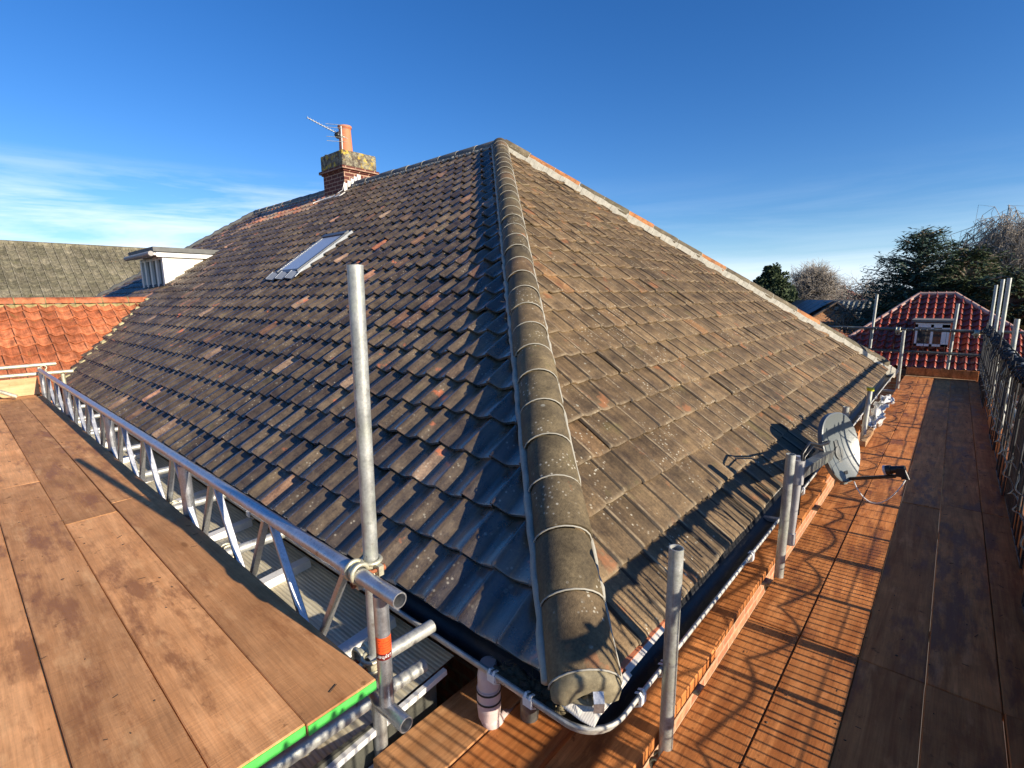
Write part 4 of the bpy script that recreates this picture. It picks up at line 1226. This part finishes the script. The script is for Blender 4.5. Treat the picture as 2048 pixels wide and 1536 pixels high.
# ------------------------------------------------------------------ satellite dish
DC = V((4.22, .515, -1.10))
dn = V((-.28, -.90, .30)).normalized()
dx = V((0, 0, 1)).cross(dn).normalized(); dz = dn.cross(dx)
dish = thing('satellite_dish', (3.07, .6, -1.5), 'grey satellite dish on a wall pole above the right deck', 'satellite dish')
mb = MB()
def dpt(a, rr, h):
    # slightly squared oval outline, flatter foot
    ca, sa = math.cos(a), math.sin(a)
    e_ = 2.35
    k_ = (abs(ca) ** e_ + abs(sa) ** e_) ** (-1 / e_)
    hx_, hz_ = .235, .245
    if sa < 0: hx_ *= (1 - .16 * abs(sa))
    return DC + dx * (ca * k_ * hx_ * rr) + dz * (sa * k_ * hz_ * rr) + dn * h
NA = 40
def shell(off, flip):
    vs = []; rad = [0.001, .25, .5, .75, .93, 1.0]
    for q in rad: vs += [dpt(2 * math.pi * k / NA, q, .045 * q * q - .045 + off) for k in range(NA)]
    fs = [(a * NA + b, a * NA + (b + 1) % NA, (a + 1) * NA + (b + 1) % NA, (a + 1) * NA + b) for a in range(len(rad) - 1) for b in range(NA)]
    mb.add(vs, [f[::-1] for f in fs] if flip else fs, True)
shell(0, True); shell(-.006, False)
v1 = [dpt(2 * math.pi * k / NA, 1, .0) for k in range(NA)]; v2 = [dpt(2 * math.pi * k / NA, 1.035, -.004) for k in range(NA)]; v3 = [dpt(2 * math.pi * k / NA, 1.04, -.034) for k in range(NA)]; v4 = [dpt(2 * math.pi * k / NA, 1.0, -.034) for k in range(NA)]
for A_, B_ in ((v1, v2), (v2, v3), (v3, v4)):
    mb.add(A_ + B_, [(b, (b + 1) % NA, NA + (b + 1) % NA, NA + b) for b in range(NA)], True)
mb.build('reflector', MT['dish'], dish)
mb = MB()
mb.tube(DC - dn * .03 - dz * .04, DC - dn * .11 - dz * .04, .05, 12)
mb.bar(DC - dn * .09 - dz * .04, V((3.12, .575, -1.0)), .055, .06)
mb.bar(DC - dn * .05 + dz * .05, DC - dn * .05 - dz * .27, .05, .03, up=dn)
mb.build('bracket', MT['galv_dark'], dish)
mb = MB()
mb.tube((3.09, .585, -1.42), (3.10, .572, -.90), .022, 14)
mb.tube((3.09, .585, -1.43), (3.09, .585, -1.36), .028, 14)
mb.bar((3.09, .59, -1.30), (3.09, .84, -1.33), .03, .03)
mb.tube((3.095, .578, -.92), (3.095, .578, -1.06), .034, 12)
dpole = mb.build('wall_pole', plain('white_grey_pole', (0.45, 0.45, 0.46), 0.4, .3), dish)
arm0 = DC - dz * .235 - dn * .03; arm1 = arm0 + (dn * .93 + dz * .04 + dx * .12).normalized() * .31
mb = MB(); mb.bar(arm0 - dn * .03, arm1, .028, .022, bev=.004); mb.bar(arm0 + dz * .06, arm0 - dz * .02, .045, .03, up=dn)
mb.build('arm', MT['black'], dish)
ad = (arm1 - arm0).normalized()
mb = MB()
lc = arm1 + dz * .045 - ad * .0
mb.tube(lc - ad * .05, lc - ad * .02, .033, 14); mb.tube(lc - ad * .02, lc + ad * .06, .026, 14, 0, .02)
mb.box(lc + ad * .03 - dz * .02, (.05, .05, .06)); mb.tube(lc + ad * .05 - dz * .01, lc + ad * .06 - dz * .075, .013, 8); mb.tube(lc + ad * .03 - dz * .01, lc + ad * .035 - dz * .07, .010, 8)
lnb = mb.build('receiver', MT['black'], dish)
mb = MB(); mb.tube(lc - ad * .062, lc - ad * .048, .034, 16); mb.build('receiver_cap', plain('lilac_white_cap', (0.6, 0.6, 0.66), 0.35), lnb)
mb = MB()
q0 = lc + ad * .05 - dz * .07; q3 = arm0 + ad * .05 - dz * .02
pts = []
for i in range(17):
    t_ = i / 16
    p = q0.lerp(q3, t_); p = p - V((0, 0, 1)) * (.17 * math.sin(math.pi * t_) ** .8)
    pts.append(p)
mb.path(pts, .0045, 6)
mb.build('cable', MT['white'], dish)
mb = MB()
mb.path([V((3.11, .56, -1.25)), V((3.10, .56, -1.0)), V((3.08, .56, -.88)), V((3.2, .55, -.84)), V((3.4, .53, -.90)), V((3.6, .52, -.93)), DC - dn * .08 + dz * .05], .008, 6)
mb.path([V((3.09, .55, -1.0)), V((3.09, .55, -.90)), V((3.25, .54, -.87)), V((3.5, .53, -.95))], .006, 6)
mb.build('cable', MT['black'], dish)

# white plastic sheeting heaped against the gutter beyond the dish
mb = MB()
for i in range(9):
    t_ = i / 8
    mb.blob((7.0 + 1.7 * t_, .60 - .02 * math.sin(i), -1.50 + .03 * math.sin(i * 1.3) + .04 * t_), (.20, .05, .05 + .02 * math.sin(i * 2.1)), i + 20, 1.3, 3)
tag(mb.build('plastic_sheeting', plain('white_polythene', (0.62, 0.62, 0.6), 0.3, 0, 0.15, 6)), 'crumpled white plastic sheeting heaped by the gutter beyond the dish', 'plastic sheet')

# ------------------------------------------------------------------ neighbouring houses
# long mossy roof on the left
nb = thing('bungalow', (-2, 29, GZ), 'long neighbouring bungalow with a mossy grey-green roof behind the orange wing', 'house')
mb = MB()
sy = .66
ry, rz, ey = 30.0, 2.42, 25.3
upn = V((0, 1, sy)).normalized()
pantiles(mb, (-8, ey, rz - (ry - ey) * sy), upn, (1, 0, 0), 54, 17, .30, .335, thick=.02, lift=.02, hs_=2.0, jit=.4)
sl1 = mb.build('roof_slope', MT['tile_moss'], nb)
mb = MB()
for i in range(36):
    x0 = -8 + i * .45
    mb.tube((x0 + .005, ry, rz + .02), (x0 + .445, ry, rz + .02), .13, 12)
mb.build('ridge_tiles', MT['tile_moss'], nb)
mb = MB(); q = rz - (ry - ey) * sy
mb.add([(-8, ey, q - .03), (8.1, ey, q - .03), (8.1, ry, rz - .03), (-8, ry, rz - .03), (8.1, ry + 4.7, q), (-8, ry + 4.7, q)], [(0, 1, 2, 3), (3, 2, 4, 5)])
mb.build('roof_body', MT['tile_grey'], nb)
mb = MB(); mb.span((-7.7, ey + .4, GZ), (7.8, ry + 4.3, q - .05)); mb.build('wall', MT['brick'], nb)

# red pantiled house beyond the end of the right deck
rh = thing('bungalow', (17, 0, GZ), 'bungalow with a glossy red pantile hipped roof beyond the far end of the right deck', 'house')
def RX(x, yr, zr): return V((x, yr * x, zr * x))
bl, br_, tl, tr = RX(14.2, .142, -.1175), RX(14.2, -.115, -.1175), RX(17.0, .0448, -.0048), RX(17.0, .0030, -.0048)
bl = V((14.2, 2.55, -1.67)); br_ = V((14.2, -2.15, -1.67)); tl = V((16.6, .74, -.085)); tr = V((16.6, .05, -.085))
upf = V((1, 0, (tl.z - bl.z) / 2.4)).normalized(); nf = V((-upf.z, 0, upf.x))
mb = MB()
pantiles(mb, bl + nf * .01, upf, (0, -1, 0), 29, 14, .165, .225, thick=.02, lift=.03, hs_=1.5, jit=.5)
rs = mb.build('roof_slope', MT['tile_red'], rh)
dl_ = (tl - bl); cut(rs, bl, V((-dl_.y, dl_.x, 0)).normalized() if False else V((dl_.y, -dl_.x, 0)).normalized() * -1)
dr_ = (tr - br_); cut(rs, br_, V((dr_.y, -dr_.x, 0)).normalized())
cut(rs, tl, (1, 0, 0))
mb = MB()
bk = V((7, 0, 0))
Lb = bl + V((9, 0, 0)); Rb = br_ + V((9, 0, 0)); Tb = V((23, .4, -.085))
dd = V((0, 0, -.02))
mb.add([bl + dd, br_ + dd, tr + dd, tl + dd, Lb, Rb, Tb], [(0, 3, 2, 1), (0, 4, 6, 3), (1, 2, 6, 5)])
mb.build('roof_body', MT['tile_red'], rh)
mb = MB()
for a, b in ((bl, tl), (tl, tr), (tr, br_)):
    n_ = max(2, int((b - a).length / .33))
    for i in range(n_):
        mb.tube(a.lerp(b, i / n_) + V((0, 0, .05)), a.lerp(b, (i + .96) / n_) + V((0, 0, .05)), .055, 10, rnd=random.random())
mb.build('hip_tiles', plain('weathered_red_ridge', (0.52, 0.33, 0.26), 0.7), rh)
mb = MB(); mb.span((14.5, -1.9, GZ), (23, 2.3, -1.70)); mb.build('wall', MT['brick'], rh)
mb = MB(); mb.span((14.02, -2.2, -1.80), (14.14, 2.6, -1.69)); mb.build('gutter', MT['black'], rh)
# roof dormer window in it
def wbox(mbb, x, ya, yb, za, zb, d=.04): mbb.span((x - d, ya, za), (x + d, yb, zb))
wx = 14.75
y0, y1, z0, z1 = .055, .655, -1.19, -.70
mb = MB(); mb.span((wx, y0 - .03, z0 - .1), (wx + 1.4, y1 + .03, z1 + .05)); dmr = mb.build('dormer', MT['tile_red'], rh)
mb = MB(); mb.span((wx - .12, y0 - .08, z1 + .05), (wx + 1.5, y1 + .08, z1 + .10)); mb.build('roof', MT['felt'], dmr)
mb = MB()
for (ya, yb, za, zb) in ((y0, y1, z1 - .07, z1 + .03), (y0, y1, z0, z0 + .05), (y0, y0 + .05, z0, z1), (y1 - .05, y1, z0, z1), (.33, .38, z0, z1), (y0 + .05, y0 + .13, z0, z1)): wbox(mb, wx - .03, ya, yb, za, zb)
wf = mb.build('window', MT['white'], dmr)
mb = MB(); mb.span((wx - .02, y0, z0), (wx - .005, y1, z1)); mb.build('pane', MT['glass'], wf)
# lower orange-pink wing of it catching the sun on the left
mb = MB()
e0, e1, e2, e3 = V((14.0, 2.02, -1.15)), V((14.0, 1.0, -1.78)), V((16.2, 1.9, -1.35)), V((16.2, 2.75, -.80))
up2 = V((0.35, .74, .55)).normalized()
pantiles(mb, (13.7, .95, -1.80), up2, V((.97, -.25, -.25)).normalized(), 8, 6, .19, .28, thick=.02, lift=.025, jit=.5)
mb.build('wing_roof', MT['tile_orange'], rh)

# brick garage with solar panels
gh = thing('garage', (31, 5.4, GZ), 'small brick garage with a dark gable roof and blue solar panels', 'garage')
gx = 30.0
ga, gb, gp = V((gx, 6.35, -1.38)), V((gx, 3.95, -1.38)), V((gx, 5.05, -.50))
mb = MB()
mb.add([ga, gb, gp, V((gx, 6.35, GZ)), V((gx, 3.95, GZ)), ga + V((7, 0, 0)), gb + V((7, 0, 0)), gp + V((7, 0, 0)), V((gx + 7, 6.35, GZ)), V((gx + 7, 3.95, GZ))], [(1, 0, 2), (0, 1, 4, 3), (0, 3, 8, 5), (1, 6, 9, 4)])
mb.build('wall', MT['brick_orange'], gh)
mb = MB()
for a in (ga, gb):
    o_ = V((0, (.25 if a is ga else -.25), -.2))
    mb.bar(V((gx + 3.4, (a.y + gp.y) / 2 + o_.y / 2, (a.z + gp.z) / 2 + .06)) , V((gx + 3.4, (a.y + gp.y) / 2 + o_.y / 2, (a.z + gp.z) / 2 + .06)) + V((.001, 0, 0)), .01, .01)
    p0_, p1_ = a + o_, gp + V((0, 0, .05))
    nn = (p1_ - p0_).cross(V((1, 0, 0))).normalized() * .05
    vs = [p0_ + V((-.3, 0, 0)), p1_ + V((-.3, 0, 0)), p1_ + V((7.2, 0, 0)), p0_ + V((7.2, 0, 0))]
    mb.add(vs + [p + V((0, 0, .09)) for p in vs], [(0, 1, 2, 3), (4, 7, 6, 5), (0, 4, 5, 1), (2, 6, 7, 3), (0, 3, 7, 4)])
rf = mb.build('roof', plain('dark_brown_tile', (0.12, 0.085, 0.06), 0.8), gh)
mb = MB()
for i in range(4):
    p0_, p1_ = ga + V((0, .15, .0)), gp + V((0, .0, .05))
    for j in range(1):
        a_ = p0_.lerp(p1_, .12); b_ = p0_.lerp(p1_, .92)
        x0 = .0 + i * 1.15
        vs = [a_ + V((x0, 0, .16)), b_ + V((x0, 0, .16)), b_ + V((x0 + 1.08, 0, .16)), a_ + V((x0 + 1.08, 0, .16))]
        mb.add(vs + [p + V((0, 0, .04)) for p in vs], [(0, 1, 2, 3), (4, 7, 6, 5), (0, 4, 5, 1), (2, 6, 7, 3), (1, 5, 6, 2), (0, 3, 7, 4)])
mb.build('solar_panels', MT['solar'], gh)
mb = MB(); mb.box((gx - .05, 5.0, -.72), (.05, .16, .16)); mb.build('lamp', MT['white'], gh)
mb = MB(); mb.span((gx - .1, 3.9, -1.55), (gx + .1, 6.4, -1.40)); mb.build('gutter', MT['black'], gh)
gh.rotation_euler = (0, 0, R(26))
# long tiled roof behind the garage
bh = thing('bungalow', (42, 7.5, GZ), 'low bungalow with a long grey ribbed roof behind the brick garage', 'house')
mb = MB()
bx = 40.0
pantiles(mb, (bx, 9.3, -1.9), V((1, 0, .62)), (0, -1, 0), 17, 6, .30, .42, thick=.03, lift=.03, hs_=1.6, jit=.3)
mb.build('roof_slope', plain('pale_grey_tile', (0.26, 0.26, 0.22), 0.8), bh)
mb = MB(); mb.add([(bx, 9.3, -1.95), (bx, 4.2, -1.95), (bx + 2.5, 4.2, -.42), (bx + 2.5, 9.3, -.42), (bx + 5, 9.3, -1.95), (bx + 5, 4.2, -1.95)], [(0, 3, 2, 1), (3, 4, 5, 2), (0, 4, 3), (1, 2, 5)]); mb.build('roof_body', MT['tile_grey'], bh)
mb = MB(); mb.span((bx + .3, 4.4, GZ), (bx + 4.7, 9.1, -1.95)); mb.build('wall', MT['brick'], bh)
# distant white house with a red-brown roof
fh = thing('house', (90, 13, GZ), 'distant white house with a red-brown hipped roof and one chimney between bare trees', 'house')
mb = MB(); mb.span((85, 10.4, GZ), (95, 14.4, -.9)); mb.build('wall', MT['white'], fh)
mb = MB(); mb.add([(84.5, 14.7, -1.0), (84.5, 10.1, -1.0), (95.5, 10.1, -1.0), (95.5, 14.7, -1.0), (88, 13.2, .62), (88, 11.9, .62), (92, 12.5, .62)], [(0, 4, 5, 1), (1, 5, 6, 2), (2, 6, 3), (3, 6, 5, 4), (3, 4, 0), (0, 1, 2, 3)])
rf = mb.build('roof', plain('red_brown_roof', (0.24, 0.10, 0.07), 0.8), fh)
mb = MB(); mb.span((87.8, 12.5, .4), (88.5, 13.1, 1.25)); mb.build('chimney', MT['brick_dark'], rf)
mb = MB(); mb.span((84.9, 12.9, -2.0), (85.0, 13.9, -1.3)); mb.span((84.9, 11.0, -2.0), (84.95, 12.0, -1.3)); mb.build('window', MT['glass'], fh)

# ------------------------------------------------------------------ trees
def crown_tree(loc, height, rc, rz, seed, label, mat='twig', tmat='bark', limbs=14, mids=240, twigs=2600, tr_r=.16, tw=.012, droop=0.0, fork=.25, tl=(.35, .9)):
    rnd = random.Random(seed)
    t = thing('bare_tree', loc, label, 'tree')
    tr = MB(); cw = MB()
    loc = V(loc); cen = loc + V((0, 0, height - rz)); top = loc + V((0, 0, height * .8))
    def curve(p, q, r0, r1, n_=4, wob=.1, arch=.0):
        L = (q - p).length
        pts = [p.lerp(q, i / n_) + V((rnd.gauss(0, wob), rnd.gauss(0, wob), rnd.gauss(0, wob))) * L * .15 * (0 < i < n_) + V((0, 0, arch * L * math.sin(math.pi * i / n_))) for i in range(n_ + 1)]
        return pts, [r0 + (r1 - r0) * i / n_ for i in range(n_ + 1)]
    pts, rad = curve(loc, top, tr_r, tr_r * .3, 6, .15); tr.path(pts, .1, 8, radii=rad)
    trunkpts = pts
    def env(k=1.0):
        while True:
            d = V((rnd.gauss(0, 1), rnd.gauss(0, 1), rnd.gauss(.15, 1))).normalized()
            if d.z > -.55: return cen + V((d.x * rc, d.y * rc, d.z * rz)) * k
    lp = []
    for i in range(limbs):
        b = loc.lerp(top, fork + (1 - fork) * rnd.random())
        pts, rad = curve(b, env(rnd.uniform(.55, .9)), tr_r * .42, tw * 1.6, 6, .8, .10)
        tr.path(pts, .1, 5, radii=rad); lp += pts[1:]
    mp_ = []
    for i in range(mids):
        b = rnd.choice(lp); e_ = env(rnd.uniform(.8, 1.03))
        q = b + (e_ - b) * min(1, rnd.uniform(.5, 1.0))
        if (q - b).length > rc * 1.1: q = b + (q - b).normalized() * rc * 1.1
        pts, rad = curve(b, q, tw * 2, tw * .9, 4, .9, .08 + droop * .12)
        cw.path(pts, .1, 3, radii=rad); mp_ += pts[1:]
    for i in range(twigs):
        b = rnd.choice(mp_); L = rnd.uniform(*tl)
        d = (b - cen).normalized() * .8 + V((rnd.gauss(0, .6), rnd.gauss(0, .6), rnd.gauss(.1, .5)))
        d.normalize()
        if droop: d = (d * .45 + V((0, 0, -droop))).normalized()
        q = b + d * L
        pts, rad = curve(b, q, tw * .8, tw * .5, 3, .7, .06 if not droop else .16)
        cw.path(pts, .1, 3, radii=rad)
    tr.build('trunk', MT[tmat], t); cw.build('crown', MT[mat], t)
    return t
def leafy(loc, height, rc, rz, seed, label, mat, n_clump=60, per=70, sz=.22, name='tree', cat='tree'):
    rnd = random.Random(seed)
    t = thing(name, loc, label, cat)
    tr = MB(); loc = V(loc); tr.tube(loc, loc + V((0, 0, height * .8)), .14, 8, 0, .04)
    for i in range(8):
        a = rnd.uniform(0, 6.28); b = loc + V((0, 0, height * rnd.uniform(.3, .7))); tr.tube(b, b + V((math.cos(a) * rc * .6, math.sin(a) * rc * .6, rc * .4)), .05, 5, 0, .015)
    cw = MB(); cen = loc + V((0, 0, height - rz))
    for i in range(n_clump):
        d = V((rnd.gauss(0, 1), rnd.gauss(0, 1), rnd.gauss(0, 1))).normalized(); k = rnd.uniform(.45, .92)
        wdt = 1.0 - .35 * max(0, d.z)
        c_ = cen + V((d.x * rc * wdt, d.y * rc * wdt, d.z * rz)) * k; cs = rc * rnd.uniform(.16, .30)
        br_ = rnd.random() * .5
        for j in range(per):
            e_ = V((rnd.gauss(0, 1), rnd.gauss(0, 1), rnd.gauss(0, 1))).normalized(); q = c_ + e_ * cs * rnd.uniform(.6, 1.1)
            a_ = (e_ + V((rnd.gauss(0, .6), rnd.gauss(0, .6), rnd.gauss(0, .6)))).normalized(); b_ = a_.orthogonal().normalized()
            b_ = (b_ * math.cos(j) + a_.cross(b_) * math.sin(j)) * sz * rnd.uniform(.2, .4); a_ = a_ * sz * rnd.uniform(.5, 1)
            cw.add([q - a_ * .5, q + b_, q + a_ * .5, q - b_], [(0, 1, 2, 3)], False, min(1, br_ + rnd.random() * .5))
    tr.build('trunk', MT['bark'], t); cw.build('crown', MT[mat], t)
    return t
def conifer(loc, height, rad, seed, label, mat='needle', cats='tree', layers=22, per=11, droop=.12, name='conifer', clump=.30, shape=1.0, dens=26, base=.0):
    rnd = random.Random(seed)
    t = thing(name, loc, label, cats)
    tr = MB(); tr.tube(loc, V(loc) + V((0, 0, height * .97)), .24, 8, 0, .03); 
    cw = MB()
    for i in range(layers):
        f = base + (1 - base) * (i + .5) / layers
        rr_ = rad * (1 - f) ** shape * (1 + .15 * math.sin(i * 2.2)) + .12
        for j in range(max(4, int(per * (.45 + .55 * (1 - f))))):
            a = rnd.uniform(0, 6.283); L = rr_ * rnd.uniform(.55, 1.15)
            z0 = loc[2] + height * f + rnd.uniform(-.2, .2)
            p0_ = V((loc[0], loc[1], z0)); d = V((math.cos(a), math.sin(a), 0))
            rise = rnd.uniform(.05, .45)
            tip = p0_ + d * L + V((0, 0, L * (rise - droop)))
            tr.path([p0_, p0_.lerp(tip, .5) + V((0, 0, L * .06)), tip], .02, 4, radii=[.05, .03, .01])
            n_ = int(1.35 * dens * (.3 + L / max(rad, .1)))
            for k in range(n_):
                s_ = rnd.uniform(.15, 1.03) ** .7
                wdt = .30 * L * (1.05 - s_) + .10
                q = p0_.lerp(tip, s_) + V((-d.y, d.x, 0)) * rnd.uniform(-wdt, wdt) + V((0, 0, rnd.gauss(-.03, .10) + L * .05 * math.sin(s_ * 3.1)))
                l_ = clump * rnd.uniform(.35, .95); a2 = a + rnd.uniform(-1.3, 1.3)
                e1_ = V((math.cos(a2), math.sin(a2), rnd.uniform(-.7, .6))).normalized() * l_
                e2_ = V((-math.sin(a2), math.cos(a2), rnd.uniform(-.6, .6))).normalized() * l_ * rnd.uniform(.10, .2)
                cw.add([q - e2_, q + e1_ * .55 - e2_ * .7, q + e1_, q + e1_ * .4 + e2_], [(0, 1, 2, 3)], False, rnd.random() ** 1.5)
    tr.build('trunk', MT['bark'], t); cw.build('crown', MT[mat], t)
    return t
conifer((24.0, 1.2, GZ), 6.05, 3.0, 11, 'large dark blue-green cedar with drooping layered branches behind the red roof', layers=32, per=17, dens=80, clump=.25, shape=.62, droop=.05, base=.16)
conifer((23.4, -.1, GZ), 5.2, 2.6, 12, 'dark green bushy conifer between the cedar and the bare birch', 'needle2', layers=30, per=20, dens=75, clump=.26, shape=.40, base=.10)
conifer((21.6, -1.25, GZ), 4.35, 2.4, 14, 'dark green conifer below the bare birch at the right edge', 'needle2', layers=28, per=18, dens=70, clump=.27, shape=.40, base=.10)
leafy((38.0, 9.6, GZ), 6.0, 1.75, 2.6, 13, 'dense rounded dark evergreen tree at the left of the distant trees', 'needle_dark', 130, 110, .24, 'evergreen_tree')
crown_tree((44.0, 8.55, GZ), 6.2, 2.15, 2.3, 21, 'round bare tree with dense pale brown twigs beside the dark evergreen', limbs=22, mids=420, twigs=4200, tw=.014, tr_r=.18, tl=(.3, .8))
crown_tree((26.0, -1.15, GZ), 7.2, 2.0, 2.7, 22, 'tall bare birch with fine weeping twigs at the right edge of the sky', 'twig', 'bark_birch', limbs=20, mids=300, twigs=3600, tw=.009, tr_r=.2, droop=1.0, tl=(.4, 1.3))
crown_tree((34.5, -3.4, GZ), 7.9, 2.3, 2.8, 27, 'second bare birch with weeping twigs, just behind the tall one', 'twig', 'bark_birch', limbs=18, mids=260, twigs=2600, tw=.010, tr_r=.2, droop=.9, tl=(.4, 1.3))
crown_tree((60.0, 6.3, GZ), 6.3, 2.4, 2.6, 23, 'thin bare tree right of the distant white house', limbs=12, mids=70, twigs=260, tw=.018, tr_r=.14)
crown_tree((58.0, 8.2, GZ), 5.6, 1.6, 2.2, 24, 'thin bare tree left of the distant white house', limbs=10, mids=50, twigs=200, tw=.018, tr_r=.12)
crown_tree((24.0, 3.3, GZ), 4.1, 1.0, 1.7, 26, 'small bare tree in front of the brick garage', limbs=10, mids=60, twigs=260, tw=.009, tr_r=.08)
leafy((22.5, 2.2, GZ), 2.9, .8, 1.3, 15, 'low dark shrub below the cedar beside the garage', 'needle2', 46, 80, .16, 'shrub', 'shrub')
leafy((19.5, -1.45, GZ), 3.1, 1.2, 1.4, 16, 'yellow-green garden shrub at the right edge behind the tall poles', 'leaf_yellow', 60, 80, .16, 'shrub', 'shrub')
# hedge lines and far wood
def hedge(name, x0, y0, x1, y1, h, d, n_, seed, label, mat, cat, stuff=False, sz=.5):
    rnd = random.Random(seed); mb = MB()
    for i in range(n_):
        t_ = rnd.random(); u = rnd.uniform(-1, 1); zz = rnd.random() ** .7
        hh = h * (1 + .25 * mnoise.noise(V((t_ * 14, seed, 0))))
        p = V((x0 + (x1 - x0) * t_, y0 + (y1 - y0) * t_, GZ + hh * zz)) + V((u * d, u * d * .3, 0))
        l_ = sz * rnd.uniform(.4, 1)
        a = V((rnd.gauss(0, 1), rnd.gauss(0, 1), rnd.gauss(0, 1))).normalized() * l_
        b = V((rnd.gauss(0, 1), rnd.gauss(0, 1), rnd.gauss(0, 1))).normalized() * l_ * .6
        mb.add([p - a, p + b, p + a, p - b], [(0, 1, 2, 3)], False, rnd.random())
    return tag(mb.build(name, MT[mat]), label, cat, kind='stuff' if stuff else None)
hedge('far_wood', 150, -60, 150, 60, 3.2, 6, 6000, 3, 'low far-off line of trees along the horizon', 'needle2', 'wood', True, 1.6)
hedge('hedge', 26, -7, 34, 3.8, 2.9, .8, 5000, 4, 'dark garden hedge below the conifers behind the red roof', 'needle2', 'hedge', False, .35)
hedge('hedge', 23, 9, 27, 3.0, 1.9, .6, 3500, 5, 'dark garden hedge in front of the brick garage', 'needle2', 'hedge', False, .3)
# overhead wire
mb = MB()
pts = [V((50, 25 - 60 * i / 30, 1.05 - .9 * math.sin(math.pi * i / 30) * .35)) for i in range(31)]
mb.path(pts, .02, 4)
tag(mb.build('telephone_wire', MT['black']), 'thin overhead wire crossing the sky above the distant trees', 'wire')
